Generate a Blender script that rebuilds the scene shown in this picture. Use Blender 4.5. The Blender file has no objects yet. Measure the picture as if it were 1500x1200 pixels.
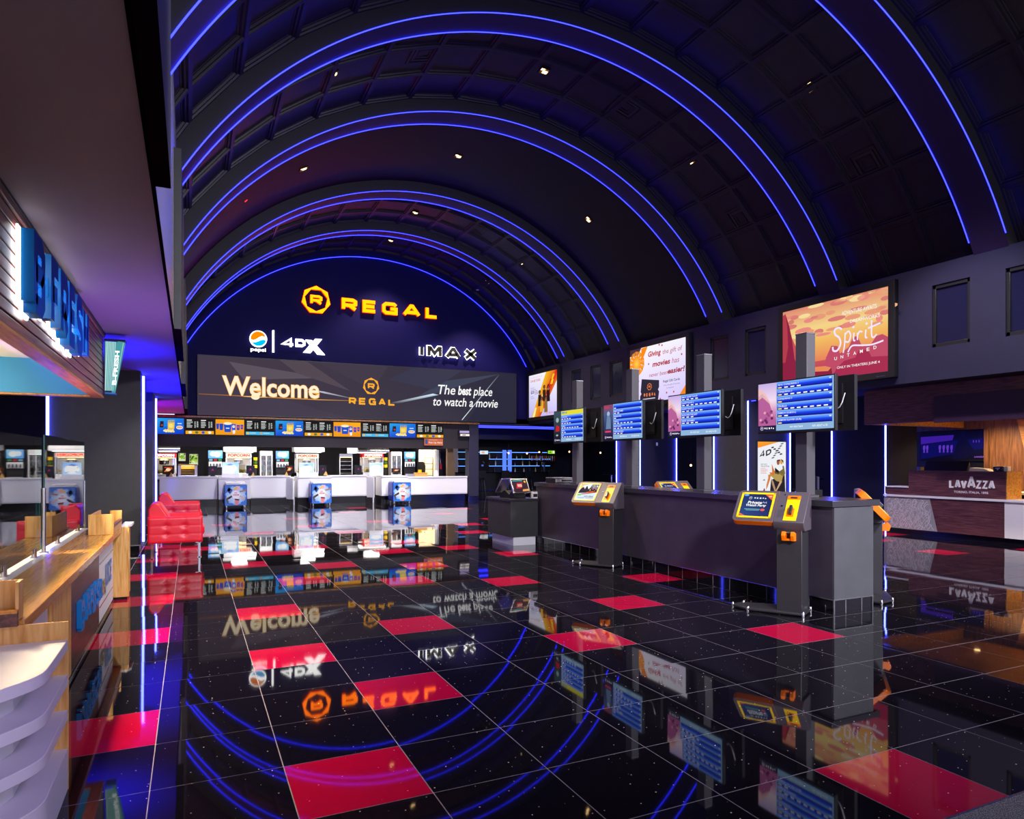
import bpy, bmesh, math, random
from mathutils import Vector, Matrix
random.seed(7)
SC = bpy.context.scene
COL = SC.collection
PI = math.pi
# ---------------------------------------------------------------- camera calibration (pixels of the 1500x1200 photo)
YAW, FOC, VH, HC, CX = 0.4497989, 1020.478, 675.177, 1.58331, 772.955
SA, CA = math.sin(YAW), math.cos(YAW)
def ray(u, v):
    r = (u-CX)/FOC
    return Vector((r*CA+SA, -r*SA+CA, -(v-VH)/FOC))
def PXp(u, v, X): d = ray(u, v); return Vector((0, 0, HC))+d*(X/d.x)
def PYp(u, v, Y): d = ray(u, v); return Vector((0, 0, HC))+d*(Y/d.y)
def PZp(u, v, Z): d = ray(u, v); return Vector((0, 0, HC))+d*((Z-HC)/d.z)
cam = bpy.data.cameras.new('camera'); co = bpy.data.objects.new('camera', cam); COL.objects.link(co)
co.location = (0, 0, HC); co.rotation_euler = (PI/2, 0, -YAW)
cam.sensor_width = 36; cam.lens = 36*FOC/1500
cam.shift_x = (750-CX)/1500; cam.shift_y = (VH-600)/1500
cam.clip_start = .05; cam.clip_end = 200
SC.camera = co
SC.view_settings.view_transform = 'Standard'; SC.view_settings.look = 'None'
SC.view_settings.exposure = 0; SC.view_settings.gamma = 1; SC.view_settings.use_curve_mapping = False
SC.cycles.max_bounces = 7; SC.cycles.diffuse_bounces = 3; SC.cycles.glossy_bounces = 4; SC.cycles.transmission_bounces = 6
SC.cycles.sample_clamp_indirect = 6; SC.cycles.caustics_reflective = False; SC.cycles.caustics_refractive = False
# ---------------------------------------------------------------- colours and materials
def C(h, a=1):
    h = h.lstrip('#'); o = []
    for i in (0, 2, 4):
        c = int(h[i:i+2], 16)/255
        o.append(c/12.92 if c <= .04045 else ((c+.055)/1.055)**2.4)
    return (*o, a)
M = {}
def nodes(name):
    m = bpy.data.materials.new(name); m.use_nodes = True
    nt = m.node_tree; b = nt.nodes['Principled BSDF']; M[name] = m
    return m, nt, b
def link(nt, a, b): nt.links.new(a, b)
def mat(name, col, rough=.5, metal=0, spec=.5, noise=0, nscale=30, bump=0, coat=0):
    m, nt, b = nodes(name)
    c = C(col) if isinstance(col, str) else col
    b.inputs['Base Color'].default_value = c; b.inputs['Roughness'].default_value = rough
    b.inputs['Metallic'].default_value = metal; b.inputs['Specular IOR Level'].default_value = spec
    b.inputs['Coat Weight'].default_value = coat
    if noise or bump:
        tc = nt.nodes.new('ShaderNodeTexCoord'); n = nt.nodes.new('ShaderNodeTexNoise')
        n.inputs['Scale'].default_value = nscale; n.inputs['Detail'].default_value = 4
        link(nt, tc.outputs['Object'], n.inputs['Vector'])
        if noise:
            r = nt.nodes.new('ShaderNodeValToRGB')
            r.color_ramp.elements[0].position = .3; r.color_ramp.elements[1].position = .7
            r.color_ramp.elements[0].color = (*[x*(1-noise) for x in c[:3]], 1); r.color_ramp.elements[1].color = (*[min(1, x*(1+noise)) for x in c[:3]], 1)
            link(nt, n.outputs['Fac'], r.inputs['Fac']); link(nt, r.outputs['Color'], b.inputs['Base Color'])
        if bump:
            bp = nt.nodes.new('ShaderNodeBump'); bp.inputs['Strength'].default_value = bump; bp.inputs['Distance'].default_value = .01
            link(nt, n.outputs['Fac'], bp.inputs['Height']); link(nt, bp.outputs['Normal'], b.inputs['Normal'])
    return m
def wood(name, c0, c1, c2, scale=(1, 1, 1), rough=.35, plank=0, spec=.5):
    m, nt, b = nodes(name)
    tc = nt.nodes.new('ShaderNodeTexCoord'); mp = nt.nodes.new('ShaderNodeMapping'); mp.inputs['Scale'].default_value = scale
    n = nt.nodes.new('ShaderNodeTexNoise'); n.inputs['Scale'].default_value = 3; n.inputs['Detail'].default_value = 6; n.inputs['Distortion'].default_value = .4
    r = nt.nodes.new('ShaderNodeValToRGB'); e = r.color_ramp.elements
    e[0].position = .32; e[0].color = C(c0); e[1].position = .7; e[1].color = C(c2); k = e.new(.5); k.color = C(c1)
    link(nt, tc.outputs['Object'], mp.inputs['Vector']); link(nt, mp.outputs['Vector'], n.inputs['Vector']); link(nt, n.outputs['Fac'], r.inputs['Fac'])
    link(nt, r.outputs['Color'], b.inputs['Base Color'])
    b.inputs['Roughness'].default_value = rough; b.inputs['Specular IOR Level'].default_value = spec
    return m
def emit(name, col, k=1.0):
    m = bpy.data.materials.new(name); m.use_nodes = True; nt = m.node_tree; nt.nodes.clear()
    e = nt.nodes.new('ShaderNodeEmission'); o = nt.nodes.new('ShaderNodeOutputMaterial')
    e.inputs['Color'].default_value = C(col) if isinstance(col, str) else (*col, 1); e.inputs['Strength'].default_value = k
    link(nt, e.outputs[0], o.inputs[0]); M[name] = m
    return m
def attr_mat(name, k=None, rough=.4):
    m, nt, b = nodes(name)
    a = nt.nodes.new('ShaderNodeAttribute'); a.attribute_name = 'ink'
    if k is None:
        link(nt, a.outputs['Color'], b.inputs['Base Color']); b.inputs['Roughness'].default_value = rough
    else:
        b.inputs['Base Color'].default_value = (.005, .005, .005, 1); b.inputs['Roughness'].default_value = .5; b.inputs['Specular IOR Level'].default_value = .04
        link(nt, a.outputs['Color'], b.inputs['Emission Color']); b.inputs['Emission Strength'].default_value = k
    return m
attr_mat('print'); attr_mat('screen', 1.0); attr_mat('screen_bright', 1.5); attr_mat('screen_dim', .55)

mat('navy_paint', (.010, .009, .036, 1), .55, noise=.08, nscale=6)
mat('navy_wall_back', (.004, .003, .060, 1), .6, spec=.1)
mat('charcoal_paint', (.026, .027, .028, 1), .6, noise=.1, nscale=8)
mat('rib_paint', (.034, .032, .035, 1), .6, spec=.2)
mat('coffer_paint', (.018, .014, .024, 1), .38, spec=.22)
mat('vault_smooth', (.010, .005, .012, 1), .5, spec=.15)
mat('rib_soffit', (.020, .011, .050, 1), .5, spec=.25)  # bluish base puts some neon glow into the rib undersides
mat('grey_gloss', (.30, .30, .31, 1), .25)
mat('dark_underside', (.008, .003, .009, 1), .9, spec=0); mat('reveal_black', (.004, .004, .005, 1), .9, spec=0); mat('pier_dark', (.005, .005, .018, 1), .6, spec=.2)
mat('plum_ceiling', (.20, .17, .21, 1), .8)
mat('black', (.008, .008, .009, 1), .45)
mat('black_gloss', (.006, .006, .008, 1), .12)
mat('tv_black', (.010, .009, .012, 1), .5, spec=.25)
mat('island_laminate', (.045, .035, .055, 1), .42, noise=.15, nscale=5)
mat('island_end', (.065, .065, .075, 1), .45, noise=.1, nscale=5)
mat('island_top', (.030, .028, .038, 1), .25)
mat('post_grey', (.060, .056, .066, 1), .45)
mat('post_dark', (.02, .018, .03, 1), .5)
mat('kiosk_grey', (.085, .07, .085, 1), .40)
mat('kiosk_dark', (.024, .022, .027, 1), .45)
mat('kiosk_orange', '#ff7a00', .35)
mat('kiosk_yellow', '#ffd000', .35)
mat('steel', (.62, .62, .62, 1), .25, metal=1)
mat('chrome', (.85, .85, .87, 1), .1, metal=1)
mat('white_gloss', (.82, .82, .88, 1), .12, spec=.5)
mat('white_matte', (.80, .79, .84, 1), .5)
mat('cream', '#f6e7cf', .6)
mat('red_leather', '#d4162e', .34, spec=.5, bump=.05, nscale=160)
mat('red_leather_dark', '#a80e26', .4)
mat('teal', '#2f8cc0', .6)
mat('blue_letter', '#0a7fd6', .35)
mat('blue_letter_face', (.0, .06, .50, 1), .6, spec=.08)
mat('grout', (.34, .30, .36, 1), .6)
mat('toe_black', (.006, .006, .007, 1), .15)
mat('fridge_inside', (.7, .72, .75, 1), .5)
mat('gold_paper', '#d8a83a', .5)
mat('cardboard', '#c99a55', .7)
mat('popcorn', '#f0c860', .8, noise=.35, nscale=40, bump=.6)
mat('pattern_base', (.34, .33, .37, 1), .4)
mat('pattern_line', (.80, .79, .86, 1), .35)
mat('bow_orange', '#ff9a10', .4)
mat('tan_wall', '#8a6f52', .7)
mat('grey_dark_wall', (.020, .016, .023, 1), .6, spec=.25)
wood('bamboo', '#c98d3e', '#e0ab5c', '#eec27c', (14, 14, 1.2), .4)
wood('bamboo_top', '#b87a2c', '#cc9040', '#dca552', (34, 1.3, 34), .2)
wood('walnut', '#41202a', '#5b333a', '#74464a', (1.2, 1.2, 16), .35)
wood('walnut_front', '#3c1d1e', '#562f2c', '#6e413a', (16, 1.1, 16), .35)
wood('slat_wood', '#5a2d28', '#7a463e', '#915a50', (12, .8, 12), .4)
wood('oak_warm', '#5e3a1c', '#7d522a', '#966638', (10, 10, .8), .45)
wood('oak_trim', '#a8691f', '#c98432', '#dd9c48', (10, .8, 10), .4)
emit('neon_blue', (.014, .018, 1.0), 11.5)
emit('neon_white', (.045, .06, 1.0), 45)
emit('halo_white', (1, .98, .95), 7)
emit('sign_yellow', (1.0, .165, .001), 5)
emit('sign_red', (1.0, .03, .0), 3)
emit('sign_white', (1, 1, .97), 3.2)
emit('drink_orange', (1.0, .22, .0), 1.3)
emit('drink_cyan', (.0, .45, 1.0), 1.3)
emit('lamp_warm', (1.0, .62, .25), 7)
emit('lamp_white', (1, .97, .92), 5)
emit('neon_red', (1.0, .02, .03), 4)
emit('neon_pink', (1.0, .55, .55), 4)
emit('led_line', (.10, .28, 1.0), 3.0)
emit('bulb', (1.0, .5, .2), 6)
emit('popper_glow', (1.0, .82, .55), 1.6)
emit('exit_green', (.15, 1, .1), 1.5)
def glass_mat(name, tint, refl=.10):
    m = bpy.data.materials.new(name); m.use_nodes = True; nt = m.node_tree; nt.nodes.clear()
    o = nt.nodes.new('ShaderNodeOutputMaterial'); mx = nt.nodes.new('ShaderNodeMixShader'); t = nt.nodes.new('ShaderNodeBsdfTransparent')
    g = nt.nodes.new('ShaderNodeBsdfGlossy'); fr = nt.nodes.new('ShaderNodeFresnel'); fr.inputs['IOR'].default_value = 1.5
    ad = nt.nodes.new('ShaderNodeMath'); ad.operation = 'ADD'; ad.inputs[1].default_value = refl; ad.use_clamp = True
    t.inputs['Color'].default_value = (*tint, 1); g.inputs['Roughness'].default_value = .02
    link(nt, fr.outputs[0], ad.inputs[0]); link(nt, ad.outputs[0], mx.inputs[0]); link(nt, t.outputs[0], mx.inputs[1]); link(nt, g.outputs[0], mx.inputs[2]); link(nt, mx.outputs[0], o.inputs[0])
    M[name] = m
glass_mat('glass', (.93, .97, .96)); glass_mat('glass_edge', (.10, .62, .52), .02); glass_mat('dark_glass', (.02, .02, .03), .06)
mat('niche_glass', (.010, .010, .035, 1), .22)

def floor_mat(name, col, rough, spark):
    m, nt, b = nodes(name)
    b.inputs['Base Color'].default_value = (*col, 1); b.inputs['Roughness'].default_value = rough
    b.inputs['IOR'].default_value = 1.48
    geo = nt.nodes.new('ShaderNodeNewGeometry'); wn = nt.nodes.new('ShaderNodeTexWhiteNoise'); wn.noise_dimensions = '1D'
    link(nt, geo.outputs['Random Per Island'], wn.inputs['W'])
    sub = nt.nodes.new('ShaderNodeVectorMath'); sub.operation = 'SUBTRACT'; sub.inputs[1].default_value = (.5, .5, .5)
    sc = nt.nodes.new('ShaderNodeVectorMath'); sc.operation = 'MULTIPLY'; sc.inputs[1].default_value = (.007, .007, 0)
    ad = nt.nodes.new('ShaderNodeVectorMath'); ad.operation = 'ADD'; nm = nt.nodes.new('ShaderNodeVectorMath'); nm.operation = 'NORMALIZE'
    link(nt, wn.outputs['Color'], sub.inputs[0]); link(nt, sub.outputs[0], sc.inputs[0]); link(nt, sc.outputs[0], ad.inputs[0]); link(nt, geo.outputs['Normal'], ad.inputs[1])
    link(nt, ad.outputs[0], nm.inputs[0]); link(nt, nm.outputs[0], b.inputs['Normal'])
    tc = nt.nodes.new('ShaderNodeTexCoord'); v = nt.nodes.new('ShaderNodeTexVoronoi'); v.inputs['Scale'].default_value = 16; v.voronoi_dimensions = '2D'
    link(nt, tc.outputs['Object'], v.inputs['Vector'])
    sep = nt.nodes.new('ShaderNodeSeparateColor'); link(nt, v.outputs['Color'], sep.inputs[0])
    # chip size varies: most cells have none
    mul = nt.nodes.new('ShaderNodeMath'); mul.operation = 'MULTIPLY_ADD'; mul.inputs[1].default_value = .22; mul.inputs[2].default_value = -.160
    link(nt, sep.outputs[0], mul.inputs[0])
    lt = nt.nodes.new('ShaderNodeMath'); lt.operation = 'LESS_THAN'; link(nt, v.outputs['Distance'], lt.inputs[0]); link(nt, mul.outputs[0], lt.inputs[1])
    mix = nt.nodes.new('ShaderNodeMix'); mix.data_type = 'RGBA'; mix.inputs['A'].default_value = (*col, 1)
    hs = nt.nodes.new('ShaderNodeMix'); hs.data_type = 'RGBA'; hs.inputs['Factor'].default_value = .35; hs.inputs['A'].default_value = spark; link(nt, v.outputs['Color'], hs.inputs['B'])
    link(nt, hs.outputs['Result'], mix.inputs['B']); link(nt, lt.outputs[0], mix.inputs['Factor']); link(nt, mix.outputs['Result'], b.inputs['Base Color'])
    rr = nt.nodes.new('ShaderNodeMath'); rr.operation = 'MULTIPLY_ADD'; rr.inputs[1].default_value = .45; rr.inputs[2].default_value = rough
    link(nt, lt.outputs[0], rr.inputs[0]); link(nt, rr.outputs[0], b.inputs['Roughness'])
floor_mat('tile_black', (.006, .005, .008), .030, (1, .95, .8, 1))
floor_mat('tile_red', (.46, .003, .042), .035, (1, .6, .5, 1))
def carpet_mat():
    m, nt, b = nodes('carpet'); b.inputs['Roughness'].default_value = .95
    tc = nt.nodes.new('ShaderNodeTexCoord'); n = nt.nodes.new('ShaderNodeTexNoise'); n.inputs['Scale'].default_value = 220; n.inputs['Detail'].default_value = 3
    r = nt.nodes.new('ShaderNodeValToRGB'); r.color_ramp.elements[0].position = .42; r.color_ramp.elements[0].color = (.03, .03, .035, 1); r.color_ramp.elements[1].position = .6; r.color_ramp.elements[1].color = (.35, .34, .38, 1)
    link(nt, tc.outputs['Object'], n.inputs['Vector']); link(nt, n.outputs['Fac'], r.inputs['Fac']); link(nt, r.outputs['Color'], b.inputs['Base Color'])
    bp = nt.nodes.new('ShaderNodeBump'); bp.inputs['Strength'].default_value = .6; link(nt, n.outputs['Fac'], bp.inputs['Height']); link(nt, bp.outputs['Normal'], b.inputs['Normal'])
carpet_mat()
# ---------------------------------------------------------------- objects
BASE = {}
def tag(o, label=None, cat=None, group=None, kind=None):
    if label: o['label'] = label
    if cat: o['category'] = cat
    if group: o['group'] = group
    if kind: o['kind'] = kind
    return o
def thing(name, label, cat, loc=(0, 0, 0), group=None, rz=0):
    o = bpy.data.objects.new(name, None); COL.objects.link(o); o.empty_display_size = .2
    o.location = loc; o.rotation_euler = (0, 0, rz); tag(o, label, cat, group); BASE[o.name] = Vector(loc) if rz == 0 else None
    return o
def dup(root, loc, label=None, group=None, rz=None):
    r = root.copy(); COL.objects.link(r); r.location = loc
    if rz is not None: r.rotation_euler = (0, 0, rz)
    if label: r['label'] = label
    if group: r['group'] = group
    for ch in list(root.children):
        c = ch.copy(); COL.objects.link(c); c.parent = r
        for g in list(ch.children):
            d = g.copy(); COL.objects.link(d); d.parent = c
    return r
class MB:
    def __init__(s): s.v = []; s.f = []; s.m = []; s.c = []; s.mats = []; s.col = False
    def mi(s, m):
        if m not in s.mats: s.mats.append(m)
        return s.mats.index(m)
    def face(s, pts, m, cols=None):
        b = len(s.v); s.v += [tuple(p) for p in pts]; s.f.append(list(range(b, b+len(pts)))); s.m.append(s.mi(m)); s.c.append(cols)
    def mesh(s, vs, fs, m):
        b = len(s.v); s.v += [tuple(p) for p in vs]; k = s.mi(m)
        for f in fs: s.f.append([b+i for i in f]); s.m.append(k); s.c.append(None)
    def box(s, x0, x1, y0, y1, z0, z1, m):
        x0, x1 = sorted((x0, x1)); y0, y1 = sorted((y0, y1)); z0, z1 = sorted((z0, z1))
        s.mesh([(x, y, z) for z in (z0, z1) for y in (y0, y1) for x in (x0, x1)],
               [(0, 2, 3, 1), (4, 5, 7, 6), (0, 1, 5, 4), (2, 6, 7, 3), (0, 4, 6, 2), (1, 3, 7, 5)], m); return s
    def obox(s, o, ax, ay, az, m):
        o, ax, ay, az = map(Vector, (o, ax, ay, az))
        s.mesh([o+ax*i+ay*j+az*k for k in (0, 1) for j in (0, 1) for i in (0, 1)],
               [(0, 2, 3, 1), (4, 5, 7, 6), (0, 1, 5, 4), (2, 6, 7, 3), (0, 4, 6, 2), (1, 3, 7, 5)], m); return s
    def prism(s, poly, O, ax, ay, n, m, mside=None, back=True):
        O, ax, ay, n = map(Vector, (O, ax, ay, n)); k = len(poly)
        if sum(poly[i][0]*poly[(i+1) % k][1]-poly[(i+1) % k][0]*poly[i][1] for i in range(k)) < 0: poly = poly[::-1]
        a = [O+ax*p[0]+ay*p[1] for p in poly]; b = [p+n for p in a]
        s.mesh(b, [tuple(range(k))], m)
        if back: s.mesh(a, [tuple(range(k-1, -1, -1))], mside or m)
        s.mesh(a+b, [(i, (i+1) % k, k+(i+1) % k, k+i) for i in range(k)], mside or m); return s
    def tube(s, pts, r, m, n=8, caps=True, closed=False):
        pts = [Vector(p) for p in pts]; N = len(pts); rings = []; up = None
        for i, p in enumerate(pts):
            a = pts[(i-1) % N] if (i or closed) else p; c = pts[(i+1) % N] if (i < N-1 or closed) else p
            t = (c-a).normalized()
            if up is None or abs(up.dot(t)) > .98: up = Vector((0, 0, 1)) if abs(t.z) < .9 else Vector((1, 0, 0))
            e1 = (up-t*up.dot(t)).normalized(); e2 = t.cross(e1); up = e1
            rr = r[i] if isinstance(r, (list, tuple)) else r
            rings.append([p+(e1*math.cos(2*PI*k/n)+e2*math.sin(2*PI*k/n))*rr for k in range(n)])
        vs = [q for g in rings for q in g]; fs = []
        for i in range(N if closed else N-1):
            j = (i+1) % N
            for k in range(n): fs.append((i*n+k, i*n+(k+1) % n, j*n+(k+1) % n, j*n+k))
        if caps and not closed: fs += [tuple(range(n-1, -1, -1)), tuple((N-1)*n+k for k in range(n))]
        s.mesh(vs, fs, m); return s
    def lathe(s, prof, c, m, n=20):
        c = Vector(c); vs = []; fs = []; k = len(prof)
        for i in range(n):
            a = 2*PI*i/n
            vs += [c+Vector((p[0]*math.cos(a), p[0]*math.sin(a), p[1])) for p in prof]
        for i in range(n):
            j = (i+1) % n
            for q in range(k-1): fs.append((i*k+q, j*k+q, j*k+q+1, i*k+q+1))
        s.mesh(vs, fs, m); return s
    def build(s, name, parent=None, smooth=False, bevel=0, local=False, sub=0, seg=2):
        off = Vector((0, 0, 0))
        if parent is not None and not local:
            off = BASE.get(parent.name) or Vector((0, 0, 0))
        me = bpy.data.meshes.new(name); me.from_pydata([tuple(Vector(p)-off) for p in s.v], [], s.f)
        for k in s.mats: me.materials.append(M[k])
        me.polygons.foreach_set('material_index', s.m)
        if any(c is not None for c in s.c):
            at = me.color_attributes.new('ink', 'FLOAT_COLOR', 'CORNER'); i = 0
            for pl, c in zip(me.polygons, s.c):
                for q, li in enumerate(pl.loop_indices):
                    at.data[li].color = (c[q] if isinstance(c, list) else c) if c else (0, 0, 0, 1)
        me.update(); o = bpy.data.objects.new(name, me); COL.objects.link(o)
        if parent is not None:
            o.parent = parent; BASE[o.name] = off
        else: BASE[o.name] = Vector((0, 0, 0))
        if bevel or sub:
            bm = bmesh.new(); bm.from_mesh(me); bmesh.ops.remove_doubles(bm, verts=bm.verts, dist=1e-5); bm.to_mesh(me); bm.free()
        if bevel:
            md = o.modifiers.new('bevel', 'BEVEL'); md.width = bevel; md.segments = seg; md.limit_method = 'ANGLE'; md.angle_limit = .6
            me.polygons.foreach_set('use_smooth', [True]*len(me.polygons)); me.set_sharp_from_angle(angle=.9)
        if sub:
            md = o.modifiers.new('sub', 'SUBSURF'); md.levels = sub; md.render_levels = sub
        if smooth:
            bm = bmesh.new(); bm.from_mesh(me); bmesh.ops.remove_doubles(bm, verts=bm.verts, dist=1e-5); bm.to_mesh(me); bm.free()
            me.polygons.foreach_set('use_smooth', [True]*len(me.polygons)); me.set_sharp_from_angle(angle=.7)
        return o
def box(name, x0, x1, y0, y1, z0, z1, m, parent=None, bevel=0, **k):
    return MB().box(x0, x1, y0, y1, z0, z1, m).build(name, parent, bevel=bevel, **k)
def struct(o): o['kind'] = 'structure'; return o
# ---------------------------------------------------------------- writing
_tc = {}
def text_polys(body, bold=0, shear=0):
    key = (body, bold, shear)
    if key in _tc: return _tc[key]
    cu = bpy.data.curves.new('glyphs', 'FONT'); cu.body = body; cu.size = 1; cu.offset = bold; cu.shear = shear; cu.resolution_u = 3; cu.fill_mode = 'FRONT'; cu.dimensions = '2D'
    o = bpy.data.objects.new('glyphs', cu); COL.objects.link(o)
    dg = bpy.context.evaluated_depsgraph_get(); me = bpy.data.meshes.new_from_object(o.evaluated_get(dg))
    vs = [(v.co.x, v.co.y) for v in me.vertices]; fs = [tuple(p.vertices) for p in me.polygons]
    bpy.data.objects.remove(o); bpy.data.curves.remove(cu); bpy.data.meshes.remove(me)
    if vs:
        x0 = min(v[0] for v in vs); x1 = max(v[0] for v in vs); y0 = min(v[1] for v in vs); y1 = max(v[1] for v in vs)
        vs = [((a-x0)/max(x1-x0, 1e-6), (b-y0)/max(y1-y0, 1e-6)) for a, b in vs]
    _tc[key] = (vs, fs); return _tc[key]
STROKE = {
 'R': [[(0, 0), (0, 1), (.78, 1), (1, .86), (1, .56), (.78, .42), (0, .42)], [(.5, .42), (1, 0)]],
 'E': [[(1, 1), (0, 1), (0, 0), (1, 0)], [(0, .5), (.92, .5)]],
 'G': [[(1, .8), (.82, 1), (.18, 1), (0, .8), (0, .2), (.18, 0), (1, 0), (1, .46), (.55, .46)]],
 'A': [[(0, 0), (.44, 1), (.56, 1), (1, 0)], [(.18, .28), (.82, .28)]],
 'L': [[(0, 1), (0, 0), (1, 0)]], 'I': [[(.5, 0), (.5, 1)]],
 'M': [[(0, 0), (0, 1), (.12, 1), (.5, .3), (.88, 1), (1, 1), (1, 0)]], 'X': [[(0, 0), (1, 1)], [(0, 1), (1, 0)]],
 'D': [[(0, 0), (0, 1), (.7, 1), (1, .75), (1, .25), (.7, 0), (0, 0)]],
 '4': [[(.78, 0), (.78, 1), (0, .3), (1, .3)]],
 'B': [[(0, 0), (0, 1), (.75, 1), (1, .88), (1, .64), (.8, .53), (0, .53)], [(.8, .53), (1, .4), (1, .12), (.75, 0), (0, 0)]],
 'F': [[(0, 0), (0, 1), (1, 1)], [(0, .52), (.85, .52)]],
 'S': [[(1, .78), (1, .88), (.8, 1), (.2, 1), (0, .88), (0, .66), (.2, .54), (.8, .46), (1, .34), (1, .12), (.8, 0), (.2, 0), (0, .12), (0, .22)]],
 'H': [[(0, 0), (0, 1)], [(1, 0), (1, 1)], [(0, .5), (1, .5)]],
 'V': [[(0, 1), (.44, 0), (.56, 0), (1, 1)]], 'Z': [[(0, 1), (1, 1), (0, 0), (1, 0)]], '-': [[(0, .5), (1, .5)]]}
def thick(pl, w):
    out = []; n = len(pl); closed = pl[0] == pl[-1]
    L = []; R = []
    for i, p in enumerate(pl):
        p = Vector(p)
        a = Vector(pl[i-1]) if i else (Vector(pl[-2]) if closed else None); b = Vector(pl[i+1]) if i < n-1 else (Vector(pl[1]) if closed else None)
        if a is None: d = (b-p).normalized(); nn = Vector((-d.y, d.x)); k = 1
        elif b is None: d = (p-a).normalized(); nn = Vector((-d.y, d.x)); k = 1
        else:
            d1 = (p-a).normalized(); d2 = (b-p).normalized(); n1 = Vector((-d1.y, d1.x)); n2 = Vector((-d2.y, d2.x)); nn = n1+n2
            if nn.length < .2: nn = n1
            nn.normalize(); k = min(1.5, 1/max(.3, nn.dot(n1)))
        L.append(p+nn*k*w/2); R.append(p-nn*k*w/2)
    for i in range(n-1): out.append([tuple(L[i]), tuple(R[i]), tuple(R[i+1]), tuple(L[i+1])])
    return out
def strokes(ch, x0, x1, y0, y1, w):
    """polygons of one block letter filling the box, stroke width w"""
    sx = x1-x0-w; sy = y1-y0-w; r = []
    for pl in STROKE[ch]: r += thick([(x0+w/2+p[0]*sx, y0+w/2+p[1]*sy) for p in pl], w)
    return r
def word(s, x0, x1, y0, y1, w, gap, weights=None, grow=0):
    wt = weights or [.35 if c == 'I' else .5 if c == '-' else 1 for c in s]
    tot = sum(wt); un = (x1-x0-gap*(len(s)-1))/tot; x = x0; r = []
    for c, k in zip(s, wt): r.append((c, strokes(c, x-grow, x+un*k+grow, y0-grow, y1+grow, w+2*grow))); x += un*k+gap
    return r
def ngon(n, cx, cy, rx, ry, ph=PI/2): return [(cx+rx*math.cos(ph+2*PI*i/n), cy+ry*math.sin(ph+2*PI*i/n)) for i in range(n)]
def emblem(cx, cy, r):
    """ring of seven facets round a letter"""
    o = ngon(7, cx, cy, r, r); i_ = ngon(7, cx, cy, r*.80, r*.80, PI/2+PI/7); out = []
    for k in range(7):
        out.append([o[k], i_[(k-1) % 7], i_[k]]); out.append([o[k], i_[k], o[(k+1) % 7]])
    return out+strokes('R', cx-r*.40, cx+r*.42, cy-r*.32, cy+r*.34, r*.17)
def smooth(pl, k=6):
    out = []; n = len(pl)
    for i in range(n-1):
        p0, p1, p2, p3 = pl[max(i-1, 0)], pl[i], pl[i+1], pl[min(i+2, n-1)]
        for j in range(k):
            t = j/k; out.append(tuple(.5*(2*b+(c-a)*t+(2*a-5*b+4*c-d)*t*t+(3*b-a-3*c+d)*t**3) for a, b, c, d in zip(p0, p1, p2, p3)))
    return out+[pl[-1]]
class Art(MB):
    """flat picture on a plane: coordinates 0..1 across and up, later layers sit a hair in front"""
    def __init__(s, O, ax, ay, W, H, m='screen', step=.0012):
        super().__init__(); s.O = Vector(O); s.ax = Vector(ax); s.ay = Vector(ay); s.n = s.ax.cross(s.ay); s.W = W; s.H = H; s.mt = m; s.L = 0; s.step = step
    def p3(s, p): return s.O+s.ax*(p[0]*s.W)+s.ay*(p[1]*s.H)+s.n*(s.L*s.step)
    def lay(s): s.L += 1; return s
    def poly(s, pts, col):
        k = len(pts); cc = col if isinstance(col, list) else [col]*k; cc = [C(c) if isinstance(c, str) else c for c in cc]
        if sum(pts[i][0]*pts[(i+1) % k][1]-pts[(i+1) % k][0]*pts[i][1] for i in range(k)) < 0: pts = pts[::-1]; cc = cc[::-1]
        s.face([s.p3(p) for p in pts], s.mt, cc); return s
    def rect(s, x0, y0, x1, y1, col): return s.poly([(x0, y0), (x1, y0), (x1, y1), (x0, y1)], col)
    def vgrad(s, x0, y0, x1, y1, stops):
        for (a, ca), (b, cb) in zip(stops, stops[1:]): s.rect(x0, y0+(y1-y0)*a, x1, y0+(y1-y0)*b, [ca, ca, cb, cb])
        return s
    def ell(s, cx, cy, rx, ry, col, n=18): return s.poly(ngon(n, cx, cy, rx, ry), col)
    def text(s, body, x0, y0, x1, y1, col, bold=0, shear=0):
        vs, fs = text_polys(body, bold, shear); c = C(col) if isinstance(col, str) else col
        for f in fs: s.face([s.p3((x0+vs[i][0]*(x1-x0), y0+vs[i][1]*(y1-y0))) for i in f], s.mt, [c]*len(f))
        return s
    def polys(s, ps, col):
        for p in ps: s.poly(p, col)
        return s
    def lines(s, x0, y1, w, n, dy, col, h=.4, seed=1):
        r = random.Random(seed)
        for i in range(n): s.rect(x0, y1-dy*i-dy*h, x0+w*r.uniform(.6, 1), y1-dy*i, col)
        return s
EAST = ((0, -1, 0), (0, 0, 1))   # picture axes on a wall that faces -X
SOUTH = ((1, 0, 0), (0, 0, 1))   # on a wall that faces -Y
def emblem_art(a, cx, cy, rx, ry, col):
    a.polys([[(cx+(p[0])*rx, cy+p[1]*ry) for p in q] for q in emblem(0, 0, 1)], col)
def word_art(a, s, x0, x1, y0, y1, w, gap, col):
    """block letters; w and gap in units of x, stroke kept even by working in metres"""
    for c, ps in word(s, x0*a.W, x1*a.W, y0*a.H, y1*a.H, w*a.W, gap*a.W): a.polys([[(p[0]/a.W, p[1]/a.H) for p in q] for q in ps], col)
emit('cup_teal', (.10, .38, .40), .8); mat('plum_panel', (.030, .012, .035, 1), .45); mat('letter_white', '#f4f2f8', .4); mat('navy_tin', '#101440', .3)
emit('led_column', (.10, .22, 1.0), 1.2); emit('led_dull', (.15, .2, 1), .6)
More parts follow.
